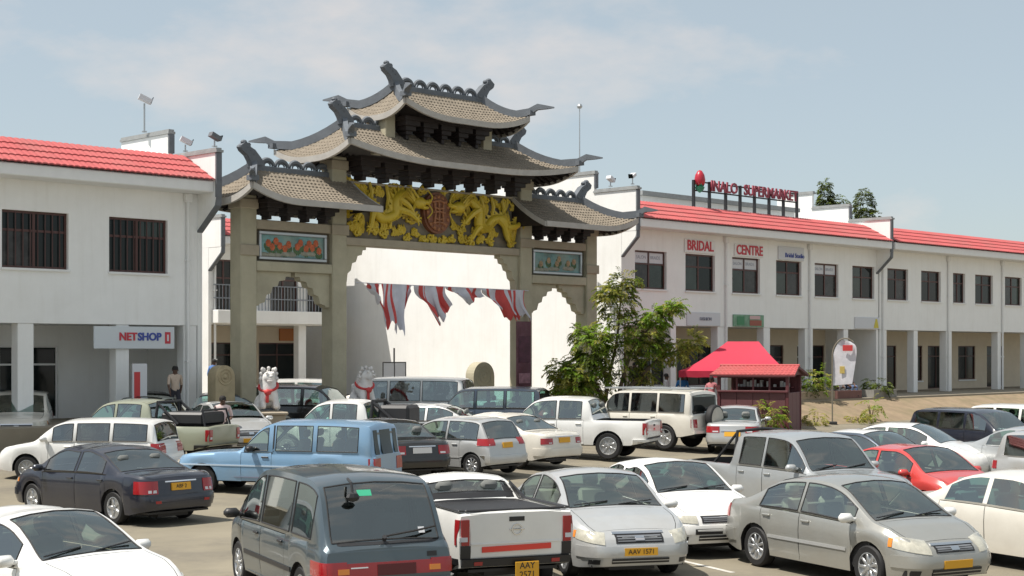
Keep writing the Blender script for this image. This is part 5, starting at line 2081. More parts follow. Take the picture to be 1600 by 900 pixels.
# --- 16 white minibus
d = wagon(4.7, 1.70, 1.98, hood=.35, zb=1.12, rake=.75, tail=.22, r=.33, zs=.28, roofw=.86, sw=[(.35, 1.6), (1.68, 2.75), (2.85, 3.75)], doors=[(1.64, 2.8), (2.8, 3.8)], xr=1.0, xf=3.75)
T = car('minibus', 'white minibus with dark windows standing before the gate opening', 'minibus', (-3.55, 52.6), R(166), d, WHITEP, gl=CARGLASST, style='steel')
std_rear(T, .75, 1.05, plate=None)
# --- 17 dark blue suv
d = wagon(4.75, 1.82, 1.80, hood=1.25, zb=1.08, rake=.6, tail=.18, sw=[(.35, 1.3), (1.4, 2.3), (2.4, 3.25)], doors=[(1.35, 2.35), (2.35, 3.3)])
T = car('suv', 'dark blue off road car in front of the maroon banner', 'suv', (-1.02, 51.0), R(166), d, DKBLUE, gl=CARGLASSB, style='five')
std_rear(T, .78, 1.05, plate=None)
T['rect']('back_window', DARKGLASS, 'r', -.64, .64, 1.16, 1.58, off=.008)
# --- 18 white pickup with roll bars (roof above blue canopy)
d = pickup(5.0, 1.76, 1.72, bed=1.7, zb=1.0, r=.36, zs=.38)
T = car('pickup_truck', 'white pickup with black roll bars behind the blue canopy pickup', 'pickup', (-4.6, 43.6), R(168), d, WHITEP, gl=CARGLASSB, style='steel')
std_rear(T, .62, .92, plate=None, posts=True)
mb = MB()
for s in (1, -1):
    mb.tube([(-.80, s * .66, 1.0), (-.86, s * .60, 1.66)], .05, 7)
    mb.tube([(-.86, s * .60, 1.64), (-1.6, s * .68, 1.05)], .045, 7)
mb.tube([(-.86, -.62, 1.66), (-.86, .62, 1.66)], .05, 7)
mb.box(-1.9, -1.0, -.6, .6, 1.03, 1.55, bev=.08)
mb.build('roll_bar', BLACKP, T['root'])
# --- 19 silver sedan roof
d = sedan(4.6, 1.74, 1.44)
T = car('sedan', 'silver sedan whose roof shows between hatchback and white minibus', 'car', (-2.5, 46.8), R(165), d, SILVER, gl=CARGLASSB, style='cover')
std_rear(T, .68, .86, plate=None)
# --- 20 teal windscreen sedan at left, facing the camera
d = sedan(4.6, 1.76, 1.46)
T = car('sedan', 'pale green sedan with teal windscreen behind the olive pickup', 'car', (-11.0, 46.6), R(-100), d, paint('pale_green', (.46, .50, .44), .2, .38), gl=CARGLASSB, style='cover')
std_front(T, .56, .72)
std_rear(T, .7, .88)
d = sedan(4.6, 1.74, 1.44)
T = car('sedan', 'silver sedan facing the lane between the olive pickup and the lion', 'car', (-8.35, 45.0), R(-62), d, SILVER, gl=CARGLASSB, style='cover')
std_front(T, .56, .72)
# --- 21 white estate roof at the edge
d = wagon(4.2, 1.70, 1.50, hood=1.0, zb=.95, rake=.6, tail=.2, r=.31, zs=.24, sw=[(.35, 1.2), (1.3, 2.1), (2.2, 2.7)], doors=[(1.25, 2.15), (2.15, 2.8)])
T = car('estate_car', 'white estate car between the navy sedan and the olive pickup', 'car', (-10.15, 37.0), R(172), d, WHITEP, gl=CARGLASST, style='steel')
std_rear(T, .68, .92, plate=None)
# --- 22 white car corner at the front left
d = sedan(4.5, 1.70, 1.42)
T = car('sedan', 'white sedan with white mirror at the front of the open lane', 'car', (-5.75, 18.3), R(-38), d, WHITEP, gl=CARGLASS, style='cover', mirror_m=WHITEP)
std_front(T, .56, .70, plate=None)
wiper(T)
# --- 23 red car, dark sedan and white roof at the right
d = sedan(4.3, 1.70, 1.45)
T = car('hatchback', 'red car half hidden behind the grey pickup', 'car', (7.95, 30.7), R(-62), d, REDP, gl=CARGLASS, style='cover')
std_front(T, .56, .72)
d = sedan(4.7, 1.76, 1.46)
T = car('sedan', 'dark sedan with pale roof behind the red car', 'car', (8.35, 36.6), R(-50), d, DKBLUE, gl=CARGLASSB, style='cover', roofm=WHITEP)
std_front(T, .56, .72)
d = sedan(4.7, 1.76, 1.46)
T = car('sedan', 'white sedan roof behind the pale roofed dark sedan', 'car', (10.2, 40.2), R(-35), d, WHITEP, gl=CARGLASSB, style='cover')
d = sedan(4.5, 1.72, 1.44)
T = car('sedan', 'silver car with red tail lamp beside the spare wheel', 'car', (7.35, 50.2), R(78), d, SILVER, gl=CARGLASSB, style='cover')
std_rear(T, .66, .86)
# --- 24 cars in the gate mouth and courtyard
d = wagon(4.6, 1.80, 1.76, hood=1.15, zb=1.06, rake=.6, tail=.3, sw=[(.45, 1.3), (1.4, 2.3), (2.4, 3.1)], doors=[(1.35, 2.35)])
T = car('suv', 'white off road car coming through the gate opening', 'suv', (-1.9, 60.0), R(-70), d, WHITEP, gl=CARGLASSB, style='five', lite=True)
std_front(T, .66, .82)
d = sedan(4.6, 1.74, 1.44)
T = car('sedan', 'white sedan roof in the gate opening beside the notice frame', 'car', (-5.2, 63.0), R(165), d, CREAMP, gl=CARGLASST, style='cover', lite=True)
d = sedan(4.6, 1.74, 1.50)
T = car('sedan', 'black sedan in the courtyard behind the white minibus', 'car', (-4.4, 60.2), R(150), d, BLACKC, gl=CARGLASST, style='cover', lite=True)
d = wagon(4.3, 1.7, 1.75, hood=1.1, zb=1.02, rake=.5, tail=.2, sw=[(.4, 1.4), (1.5, 2.5)], doors=[(1.5, 2.6)])
T = car('suv', 'white off road car with red tail lamp behind the black off road car', 'suv', (-8.6, 57.5), R(175), d, WHITEP, gl=CARGLASSB, style='cover', lite=True)
std_rear(T, .8, 1.25, plate=None)
for (lab, X, Y, hd, pm_, kind) in (
        ('white sedan under the netshop board', -12.9, 52.0, 10, WHITEP, 's'),
        ('black sedan below the corner block pier', -9.4, 49.6, 8, BLACKC, 's'),
        ('cream estate car farther along the corner block', -14.6, 45.6, -75, CREAMP, 'w'),
        ('grey estate car beside the cream estate car', -17.3, 42.6, -70, GREYS, 'w'),
        ('black sedan deep in the arcade lane by the dark shop', -11.6, 50.6, 170, BLACKC, 's'),
        ('navy estate car past the white roofed sedan', 14.2, 46.5, -55, NAVY, 'w'),
        ('white estate car at the end of the back row', 17.0, 50.0, -55, WHITEP, 'w'),
        ('grey sedan near the frame end of the middle row', 13.2, 38.4, -60, GREYS, 's'),
        ('cream sedan at the end of the front row', 8.1, 24.0, -62, CREAMP, 's'),
        ('silver estate car past the red car', 12.6, 33.0, -60, SILVER, 'w'),
        ('silver estate car beside the navy sedan', -11.6, 27.4, 139, SILVER, 'w'),
        ('white estate car farther beside the silver estate car', -14.0, 33.8, 139, WHITEP, 'w')):
    d = sedan(4.6, 1.74, 1.46) if kind == 's' else wagon(4.6, 1.76, 1.6, hood=1.1, zb=.98, rake=.7, tail=.35, r=.33, sw=[(.45, 1.3), (1.4, 2.3), (2.4, 3.1)], doors=[(1.35, 2.35), (2.35, 3.1)])
    T = car('sedan' if kind == 's' else 'estate_car', lab, 'car', (X, Y), R(hd), d, pm_, gl=CARGLASSB, style='cover', lite=True)
    std_rear(T, .7, .88, plate=PLATEY)
    std_front(T, .58, .74)
# ------------------------------------------------------------ figures grown from a skeleton
def skin_mesh(name, nodes, edges, mats, levels=2, root=0):
    """nodes: (x,y,z,r) ; edges: (a,b,mat). one continuous surface, material by nearest bone"""
    me = bpy.data.meshes.new(name)
    me.from_pydata([n[:3] for n in nodes], [(e[0], e[1]) for e in edges], [])
    o = bpy.data.objects.new(name, me)
    COL.objects.link(o)
    sm = o.modifiers.new('skin', 'SKIN')
    if not me.skin_vertices:
        bm = bmesh.new()
        bm.from_mesh(me)
        bm.verts.layers.skin.verify()
        bm.to_mesh(me)
        bm.free()
    for i, n in enumerate(nodes):
        r = n[3] if isinstance(n[3], (tuple, list)) else (n[3], n[3])
        me.skin_vertices[0].data[i].radius = r
        me.skin_vertices[0].data[i].use_root = (i == root)
    sm.use_smooth_shade = True
    ss = o.modifiers.new('sub', 'SUBSURF')
    ss.levels = ss.render_levels = levels
    dg = bpy.context.evaluated_depsgraph_get()
    out = bpy.data.meshes.new_from_object(o.evaluated_get(dg))
    bpy.data.objects.remove(o)
    out.materials.clear()
    for m in mats:
        out.materials.append(m)
    N = [Vector(n[:3]) for n in nodes]
    mi = []
    for p in out.polygons:
        c = p.center
        best = (1e9, 0)
        for a, b, m in edges:
            ab = N[b] - N[a]
            t = max(0, min(1, (c - N[a]).dot(ab) / max(1e-9, ab.length_squared)))
            d = (c - (N[a] + ab * t)).length
            if d < best[0]:
                best = (d, m)
        mi.append(best[1])
    out.polygons.foreach_set('material_index', mi)
    out.polygons.foreach_set('use_smooth', [True] * len(mi))
    out.name = name
    return out


def person(label, loc, rz, shirt, trousers, pose='stand', h=1.72, hair=None, group=None, sleeve=True, long_hair=False):
    t = thing('person', label, 'person', loc, rz, group)
    k = h / 1.72
    n, e = [], []

    def nd(x, y, z, r):
        n.append((x * k, y * k, z * k, (r * k, r * k) if not isinstance(r, tuple) else (r[0] * k, r[1] * k)))
        return len(n) - 1
    sit = pose == 'sit'
    dz = -.47 if sit else 0
    S, T_, K, B = 0, 1, 2, 3
    pel = nd(0, 0, .94 + dz, (.15, .115))
    sp = nd(0, 0, 1.12 + dz, (.145, .10))
    ch = nd(.0, 0, 1.33 + dz, (.165, .105))
    nk = nd(.01, 0, 1.47 + dz, .058)
    hd = nd(.025, 0, 1.58 + dz, .088)
    tp = nd(.015, 0, 1.67 + dz, .075)
    e += [(pel, sp, S), (sp, ch, S), (ch, nk, S), (nk, hd, K), (hd, tp, K)]
    for s in (1, -1):
        sh = nd(0, s * .185, 1.39 + dz, .062)
        if pose == 'stand':
            el, wr = (-.03, s * .25, 1.12), (.08, s * .25, .90)
        elif pose == 'carry':
            el, wr = (-.02, s * .26, 1.12), (.22, s * .17, 1.08)
        elif pose == 'walk':
            el, wr = (-.10 * s, s * .24, 1.13), (.02 - .18 * s, s * .23, .93)
        else:
            el, wr = (.06, s * .25, 1.12 + dz), (.28, s * .17, 1.0 + dz)
        a, b = nd(*el, .043), nd(*wr, .03)
        d = (Vector(wr) - Vector(el)).normalized()
        pm_ = Vector(wr) + d * .07
        c = nd(*pm_, (.038, .02))
        e += [(ch, sh, S), (sh, a, S), (a, b, K if sleeve else S), (b, c, K)]
        sd = Vector((1, 0, 0)) if abs(d.z) > .6 else Vector((0, 1, 0))
        for q, ln in ((-1.5, .065), (-.5, .08), (.5, .078), (1.5, .06)):
            f0 = pm_ + sd * q * .016 + d * .02
            f1 = f0 + d * ln * .5
            f2 = f0 + d * ln + Vector((.012, 0, -.006))
            i0, i1, i2 = nd(*f0, .010), nd(*f1, .009), nd(*f2, .007)
            e += [(c, i0, K), (i0, i1, K), (i1, i2, K)]
        th = Vector(wr) + d * .03 + sd * .03
        i0, i1 = nd(*th, .010), nd(*(th + d * .04 + sd * .02), .008)
        e += [(b, i0, K), (i0, i1, K)]
        hp = nd(0, s * .095, .90 + dz, .095)
        st_ = .16 * s if pose == 'walk' else 0
        if sit:
            kn, an, to = (.44, s * .13, .50), (.42, s * .13, .09), (.57, s * .14, .045)
        else:
            kn, an, to = (.03 + st_ * .6, s * .10, .50), (-.02 + st_ * 1.3, s * .10, .085), (.14 + st_ * 1.3, s * .12, .04)
        a, b, c = nd(*kn, .065), nd(*an, .042), nd(*to, (.045, .03))
        e += [(pel, hp, T_), (hp, a, T_), (a, b, T_), (b, c, B)]
    me = skin_mesh('person_body', n, e, [shirt, trousers, SKIN, BLACKP], 2)
    link('body', me, t)
    z0 = (1.61 + dz) * k
    hb = MB()
    prof = [(0, .112), (.05, .104), (.085, .07), (.098, .02), (.096, -.02)]
    hb.lathe([(r * k, z * k) for r, z in prof][::-1], 14, 0, Matrix.Translation((.008 * k, 0, z0)))
    if long_hair:
        hb.ball((-.05 * k, 0, z0 - .05 * k), (.08 * k, .1 * k, .13 * k), 10)
    hb.build('hair', HAIR, t, 60)
    MB().ball(((.025 + .092) * k, 0, (1.575 + dz) * k), (.02 * k, .014 * k, .022 * k), 6).build('nose', SKIN, t, 60)
    MB().ball(((.025 + .08) * k, 0, (1.53 + dz) * k), (.014 * k, .028 * k, .009 * k), 6).build('mouth', SKIN, t, 60)
    for s in (1, -1):
        MB().ball((.02 * k, s * .09 * k, (1.58 + dz) * k), (.018 * k, .012 * k, .03 * k), 6).build('ear', SKIN, t, 60)
        MB().ball(((.025 + .078) * k, s * .034 * k, (1.60 + dz) * k), (.012 * k, .014 * k, .009 * k), 6).build('eye', mat('eye', (.05, .04, .04), .2), t, 60)
    return t


def cloth(n, c):
    return mat('cloth_' + n, c, .85, var=.12, scale=6)


person('man in a pale pink shirt standing beside the olive pickup', (-8.10, 43.0, gz(-8.10, 43.0)), R(-70), cloth('pink', (.74, .58, .56)), cloth('dark', (.03, .03, .04)), 'carry', 1.74)
p = F(-.2, 13.6, 1.2)
person('person in a blue shirt before the dark courtyard shop', p, R(80), cloth('blue', (.09, .20, .48)), cloth('navy', (.03, .04, .10)), 'stand', 1.80, sleeve=False)
person('person in a pale top under the arcade by the netshop board', F(-11.6, -1.2, 1.2), R(-60), cloth('tan', (.50, .40, .32)), cloth('dark', (.03, .03, .04)), 'walk', 1.68)
person('person in a bright blue top sitting below the red tent edge', F(10.75, -3.0, 1.2) + Vector((0, 0, -.02)), R(250), cloth('bright_blue', (.04, .22, .55)), cloth('grey', (.12, .12, .13)), 'sit', 1.74)
person('person in a white top next to the bright blue one', F(10.2, -2.6, 1.2), R(-20), cloth('white', (.65, .65, .66)), cloth('grey', (.12, .12, .13)), 'sit', 1.72)
person('woman in a pink top and maroon skirt by the red kiosk', F(10.55, -4.6, .70), R(240), cloth('rose', (.55, .20, .22)), cloth('maroon', (.14, .03, .04)), 'walk', 1.66, long_hair=True)
person('person in dark clothes standing behind the tree trunks', F(9.0, -2.0, 1.2), R(230), cloth('navy', (.03, .04, .10)), cloth('dark', (.03, .03, .04)), 'stand', 1.7)
person('person in a maroon top standing by the tree and long block', F(9.9, -1.6, 1.2), R(260), cloth('maroon', (.14, .03, .04)), cloth('dark', (.03, .03, .04)), 'stand', 1.66)
person('person in jeans sitting on the planter beside the feather flag', F(23.1, -2.75, 1.25), R(-60), cloth('pattern', (.30, .24, .28)), cloth('jeans', (.10, .16, .30)), 'sit', 1.72)
person('person in black sitting behind the feather flag', F(22.3, -2.7, 1.25), R(-70), cloth('dark', (.03, .03, .04)), cloth('grey', (.12, .12, .13)), 'sit', 1.7)
person('person in a grey shirt walking past the kiosk post', F(17.0, -3.2, 1.2), R(20), cloth('midgrey', (.22, .24, .26)), cloth('dark', (.03, .03, .04)), 'walk', 1.7)

# ------------------------------------------------------------ lions
LIONM = mat('white_marble', (.76, .74, .72), .6, var=.12, scale=4, bump=.2, dirt=(.28, .26, .24), dirt_amt=.5, dirt_scale=2.5)
LIONG = mat('grey_marble', (.46, .46, .46), .6, var=.12, scale=4, bump=.2, dirt=(.24, .23, .22), dirt_amt=.5, dirt_scale=2.5)
SASH = mat('red_sash', (.55, .05, .05), .6)
PEDM = mat('pedestal_stone', (.40, .34, .26), .85, var=.12, scale=2, bump=.2)
lnodes = [(0, 0, .34, .27), (.26, 0, .60, .25), (.36, 0, .90, .24), (.42, 0, 1.12, .23), (.64, 0, 1.06, .15), (.44, .2, .38, .10), (.56, .2, .07, .10), (.44, -.2, .38, .10), (.56, -.2, .07, .10),
          (.02, .26, .22, .17), (.3, .30, .08, .10), (.02, -.26, .22, .17), (.3, -.30, .08, .10), (-.28, 0, .5, .07), (-.26, 0, .82, .10)]
ledges = [(0, 1, 0), (1, 2, 0), (2, 3, 0), (3, 4, 0), (1, 5, 0), (5, 6, 0), (1, 7, 0), (7, 8, 0), (0, 9, 0), (9, 10, 0), (0, 11, 0), (11, 12, 0), (0, 13, 0), (13, 14, 0)]
lion_me = skin_mesh('lion_body', lnodes, ledges, [LIONM], 2)
lion_me2 = lion_me.copy()
lion_me2.materials[0] = LIONG


def lion(label, lx, ly, zt, rz, me, m, sc=1.0, sash=True):
    P = F(lx, ly, 0)
    base = gz(P.x, P.y)
    t = thing('lion_statue', label, 'statue', (P.x, P.y, base), rz, 'stone lions before the gate')
    hp = zt - base
    MB().box(-.5, .95, -.5, .5, -.1, .18, bev=.03).box(-.42, .87, -.43, .43, .18, hp - .1, bev=.02).box(-.5, .95, -.5, .5, hp - .1, hp, bev=.03).build('pedestal', PEDM, t)
    link('body', me, t, (0, 0, hp), None).scale = (sc, sc, sc)
    mn = MB()
    for a in range(5):
        for b in range(9):
            an = -2.4 + b * .6
            rr_ = .26 - .02 * a
            mn.ball(((.36 - a * .06) * sc, rr_ * math.sin(an) * sc, hp + (1.08 - .07 * a + rr_ * math.cos(an)) * sc), .062 * sc, 6)
    mn.build('mane', m, t, 60)
    for s in (1, -1):
        MB().ball((.60 * sc, s * .10 * sc, hp + 1.19 * sc), .05 * sc, 7).build('eye', m, t, 60)
        MB().ball((.40 * sc, s * .2 * sc, hp + 1.30 * sc), (.05 * sc, .06 * sc, .08 * sc), 7).build('ear', m, t, 60)
    MB().ball((.79 * sc, 0, hp + 1.09 * sc), (.05 * sc, .07 * sc, .05 * sc), 7).build('nose', m, t, 60)
    MB().box(.6 * sc, .78 * sc, -.1 * sc, .1 * sc, hp + .93 * sc, hp + .965 * sc, bev=.01).build('jaw', m, t)
    if sash:
        Ms = Matrix.Translation((.30 * sc, 0, hp + .78 * sc)) @ Matrix.Rotation(R(28), 4, 'Y') @ Matrix.Rotation(R(12), 4, 'X')
        sa = MB()
        sa.tube([(.30 * sc * math.cos(q * math.pi / 10), .29 * sc * math.sin(q * math.pi / 10), 0) for q in range(21)], .045 * sc, 6, 0, Ms)
        sa.ball((.62 * sc, -.08 * sc, hp + .60 * sc), (.08 * sc, .12 * sc, .1 * sc), 8)
        sa.box(.58 * sc, .62 * sc, -.14 * sc, -.04 * sc, hp + .28 * sc, hp + .56 * sc, bev=.01)
        sa.build('sash', SASH, t, 50)
    return t


lion('white stone lion with red sash in front of the outer gate column', -9.0, -2.3, 1.46, R(-70), lion_me, LIONM, 1.0)
lion('white stone lion with red sash by the black off road car', -5.3, -2.3, 1.46, R(-45), lion_me, LIONM, 1.0)
lion('grey stone lion with faded sash beyond the maroon banner', 4.6, -2.1, 1.55, R(-50), lion_me2, LIONG, .98)


def drum(label, lx, ly, w, z0, z1, m, rz=FROT):
    P = F(lx, ly, 0)
    t = thing('drum_stone', label, 'stone', (P.x, P.y, 0), rz, 'drum stones at the gate feet')
    n = 14
    h = z1 - w / 2
    poly = [(-w / 2, z0), (w / 2, z0)] + [(w / 2 * math.cos(math.pi * k / n), h + w / 2 * math.sin(math.pi * k / n)) for k in range(n + 1)]
    MB().prism(poly, -.22, .22).build('slab', m, t)
    c = MB()
    cc = (0, h)
    for r_ in (.34, .2):
        c.tube([(r_ * w * math.cos(q * math.pi / 9), -.225, cc[1] + r_ * w * math.sin(q * math.pi / 9)) for q in range(19)], .025, 5)
    c.ball((0, -.22, cc[1]), (.08, .05, .08), 8)
    c.build('carving', m, t, 50)
    MB().box(-w / 2 - .12, w / 2 + .12, -.36, .36, z0 - .3, z0 + .25, bev=.03).build('base', m, t)


drum('tan drum stone outside the outer gate column', -9.72, -.9, .72, .5, 2.88, mat('tan_stone', (.46, .38, .24), .85, var=.15, scale=3, bump=.25))
drum('olive grey drum stone inside the gate by the maroon banner', 3.1, .7, 1.1, .5, 2.92, STONE)
drum('grey drum stone beside the column seen under the tree', 7.0, -.9, 1.0, .5, 2.6, STONE)

# ------------------------------------------------------------ striped bunting and banners
ST_W = mat('bunting_white', (.62, .62, .68), .8, var=.08)
ST_R = mat('bunting_red', (.60, .085, .08), .8, var=.12)


def drape(label, A, B, drops, cols, seed):
    """cloth hung from the cord between A and B (gate frame); drops: list of (u, drop, sway)"""
    t = thing('bunting', label, 'bunting', F(GX, GY, 0), FROT, 'striped bunting across the gate')
    r_ = random.Random(seed)
    A, B = Vector(A), Vector(B)
    n = len(cols)
    per = 3
    cols = ''.join(c + r_.choice(('', 'w', c)) for c in cols)
    n = len(cols)
    W_, Rr = MB(), MB()
    nv = 7
    for c in range(n):
        mb = Rr if cols[c] == 'r' else W_
        vs = []
        for i in range(per + 1):
            u = (c + i / per) / n
            p = A.lerp(B, u)
            dr = lin([(q[0], q[1]) for q in drops], u)
            sw = lin([(q[0], q[2]) for q in drops], u)
            dr *= .86 + .10 * math.sin(u * 23 + seed * 2.1) + .05 * math.sin(u * 61 + seed)
            for j in range(nv + 1):
                w = j / nv
                vs.append((p.x + sw * w * w, p.y - .12 * math.sin(u * 17 + seed) * (0.3 + w) - .05 * math.sin(w * 6 + u * 9), p.z - dr * w))
        f = [(i * (nv + 1) + j, i * (nv + 1) + j + 1, (i + 1) * (nv + 1) + j + 1, (i + 1) * (nv + 1) + j) for i in range(per) for j in range(nv)]
        mb.add(vs, f)
    if W_.v:
        W_.build('white_stripes', ST_W, t, 60)
    if Rr.v:
        Rr.build('red_stripes', ST_R, t, 60)


x0, x1 = -3.85 - GX, 4.0 - GX
cz = lambda u: (lerp(x0, x1, u), -.35, lerp(5.66, 5.62, u))
drape('small striped pennant at the start of the bunting', cz(0.0), cz(.085), [(0, .05, .1), (.5, .75, .35), (1, 1.2, .25)], 'rwwr', 1)
drape('longest striped fall of the bunting', cz(.09), cz(.27), [(0, 1.55, .15), (.4, 1.75, .1), (.62, 1.85, .05), (.8, 1.75, -.1), (1, .3, -.1)], 'rwwrrwwwwrw', 2)
drape('striped fall sweeping sideways in the middle of the bunting', cz(.275), cz(.47), [(0, .1, .2), (.35, 1.5, .75), (.7, 1.2, .45), (1, .8, .25)], 'wwrwrwwrrw', 3)
drape('short striped swag between the two long falls', cz(.475), cz(.70), [(0, .08, .3), (.4, .75, .55), (.75, .35, .1), (1, .45, .1)], 'wrwwwrwrww', 4)
drape('striped fall gathered at the banner end of the bunting', cz(.705), cz(.99), [(0, .3, .35), (.35, 1.15, .5), (.7, 1.2, .45), (1, 1.25, .3)], 'wrwwrrwrwrwwr', 5)
t = thing('bunting', 'thin cord carrying the striped cloth across the gate', 'bunting', F(GX, GY, 0), FROT)
MB().tube([cz(-.05), cz(0), cz(.5), cz(1.02)], .015, 5).build('rope', ST_W, t)
t = thing('maroon_banner', 'tall maroon banner board fixed to the gate column', 'banner', F(3.78, -.95, 2.0), FROT)
MB().box(-.36, .36, -.05, .05, 0, 2.45, bev=.01).build('board', mat('maroon_board', (.11, .035, .05), .55, var=.35, scale=2.5, dirt=(.22, .10, .13), dirt_amt=.6, dirt_scale=2), t)
MB().box(-.3, .3, -.062, -.052, .12, .5, bev=.004).build('pale_print', mat('pale_print', (.35, .18, .22), .5, var=.4, scale=6), t)
MB().box(-.3, .3, -.062, -.052, .9, 1.9, bev=.004).build('dark_print', mat('dark_print', (.08, .02, .04), .5, var=.4, scale=5), t)
t = thing('notice_frame', 'thin black notice frame on a post inside the gate opening', 'notice', F(3.0, 5.6, gz(*F(3, 5.6).xy)), FROT)
MB().tube([(0, 0, 0), (0, 0, 2.9)], .035, 6).build('post', BLACKP, t)
m = MB()
m.box(-.62, .62, -.03, -.005, 1.5, 1.54).box(-.62, .62, -.03, -.005, 2.3, 2.34).box(-.62, -.58, -.03, -.005, 1.54, 2.3).box(.58, .62, -.03, -.005, 1.54, 2.3)
m.build('frame', BLACKP, t)
MB().box(-.58, .58, -.02, -.01, 1.54, 2.3).build('sheet', PAPER, t)
MB().box(.30, .5, -.03, -.021, 1.5, 1.75).build('red_notice', SASH, t)
t = thing('poster_stand', 'red and white poster stand under the netshop board', 'poster', F(-12.65, -.9, 1.2), FROT)
MB().box(-.25, .25, -.03, .03, .1, 1.75, bev=.01).build('board', PAPER, t)
MB().box(-.2, .0, -.04, -.031, .2, 1.5).build('red_panel', SASH, t)
MB().box(-.3, .3, -.15, .15, 0, .1, bev=.01).build('foot', BLACKP, t)

# ------------------------------------------------------------ kiosk, tent, flag
MAR = mat('kiosk_maroon', (.105, .025, .03), .55, var=.12, scale=2)
MARP = mat('kiosk_panel', (.125, .045, .05), .6, var=.1, scale=3)
kx, ky = 9.35, 58.0
kz = gz(kx, ky)
t = thing('kiosk', 'maroon wooden kiosk with a small red tiled roof before the tent', 'kiosk', (kx, ky, kz), R(-24))
for x in (-1.3, 1.3):
    for y in (-.95, .95):
        MB().box(x - .06, x + .06, y - .06, y + .06, 0, 2.18, bev=.01).build('post', MAR, t)
for i in range(4):
    a = lerp(-1.235, 1.235, i / 4)
    b = lerp(-1.235, 1.235, (i + 1) / 4)
    MB().box(a + .006, b - .006, -.98, -.92, .05, 1.52, bev=.008).build('wall_panel', MARP, t)
for x in (-1.3, 1.3):
    for i in range(3):
        a, b = lerp(-.885, .885, i / 3), lerp(-.885, .885, (i + 1) / 3)
        MB().box(x - .03, x + .03, a + .006, b - .006, .05, 1.52, bev=.008).build('wall_panel', MARP, t)
MB().box(-1.235, 1.235, .90, .96, .05, 2.14).build('back_wall', MAR, t)
MB().box(-1.34, 1.34, -1.08, -.90, 1.523, 1.60, bev=.01).build('counter', MAR, t)
MB().box(-1.235, 1.235, -.96, -.90, 2.06, 2.17).build('header', MAR, t)
for x in (-.62, 0, .62):
    MB().box(x - .03, x + .03, -.955, -.905, 1.603, 2.057).build('mullion', MAR, t)
sh = MB()
r_ = random.Random(4)
sh.box(-1.1, 1.1, .5, .85, 1.66, 1.7)
shf = sh.build('shelf', MAR, t)
for k in range(16):
    x = -1.0 + k * .13
    if .2 > r_.random():
        continue
    h_ = r_.uniform(.08, .28)
    MB().box(x - .05, x + .05, .55, .7, 1.702, 1.702 + h_, bev=.01).build('goods', r_.choice([PAPER, WHITE2, WHITE2, ALU]), shf)
m = MB()
for side in (-1, 1):
    v = [(-1.62, side * 1.12, 2.17), (1.62, side * 1.12, 2.17), (1.5, 0, 2.48), (-1.5, 0, 2.48)]
    v2 = [(x, y, z - .06) for x, y, z in v]
    m.add(v + v2, [(0, 1, 2, 3) if side < 0 else (3, 2, 1, 0), (7, 6, 5, 4) if side < 0 else (4, 5, 6, 7), (0, 4, 5, 1), (1, 5, 6, 2), (3, 7, 4, 0)])
kr = m.build('roof', MAR, t)
m = MB()
for side in (-1, 1):
    for c in range(5):
        t0, t1 = c / 5, (c + 1) / 5
        for i in range(20):
            u0, u1 = i / 20, (i + 1) / 20
            def P_(u, w, dz):
                hw = lerp(1.62, 1.5, w)
                return (lerp(-hw, hw, u), side * 1.12 * (1 - w), lerp(2.18, 2.49, w) + dz)
            um = (u0 + u1) / 2
            v = [P_(u0, t0, .02), P_(um, t0, .05), P_(u1, t0, .02), P_(u0, t1, .005), P_(um, t1, .035), P_(u1, t1, .005), P_(u0, t0, -.01), P_(um, t0, -.01), P_(u1, t0, -.01)]
            m.add(v, [(0, 1, 4, 3), (1, 2, 5, 4), (6, 7, 1, 0), (7, 8, 2, 1)])
o = m.build('roof_tiles', REDROOF, kr)
o['kind'] = 'stuff'
MB().tube([(-1.53, 0, 2.52), (1.53, 0, 2.52)], .05, 8).build('ridge_cap', REDROOF, kr)
g_ = MB()
for x in (-1.40, 1.40):
    g_.add([(x - .02, -1.0, 2.17), (x - .02, 1.0, 2.17), (x - .02, 0, 2.43), (x + .02, -1.0, 2.17), (x + .02, 1.0, 2.17), (x + .02, 0, 2.43)], [(0, 2, 1), (3, 4, 5), (0, 3, 5, 2), (1, 2, 5, 4), (0, 1, 4, 3)])
    g_.build('gable_board', MAR, kr)
    g_ = MB()

TENTM = mat('tent_fabric', (.52, .022, .058), .65, var=.06, scale=2)
tx, ty = 8.85, 61.4
tz = gz(tx, ty)
t = thing('market_tent', 'red pop up tent with flat ridge behind the maroon kiosk', 'tent', (tx, ty, 0), R(-8))
hw, hd, rw = 2.12, 1.5, .62
N = 10
m = MB()


def tent_pt(u, w, side):
    # u along the edge -1..1, w 0 eave .. 1 ridge
    prof = 2.55 + (3.72 - 2.55) * (w ** 1.25)
    if side in ('f', 'b'):
        x = lerp(hw, rw, w) * u + .38 * w
        y = (-1 if side == 'f' else 1) * hd * (1 - w)
    else:
        x = (-1 if side == 'l' else 1) * lerp(hw, rw, w) + .38 * w
        y = hd * (1 - w) * u
    return (x, y, prof - .04 * math.sin(w * math.pi) * (1 - u * u))


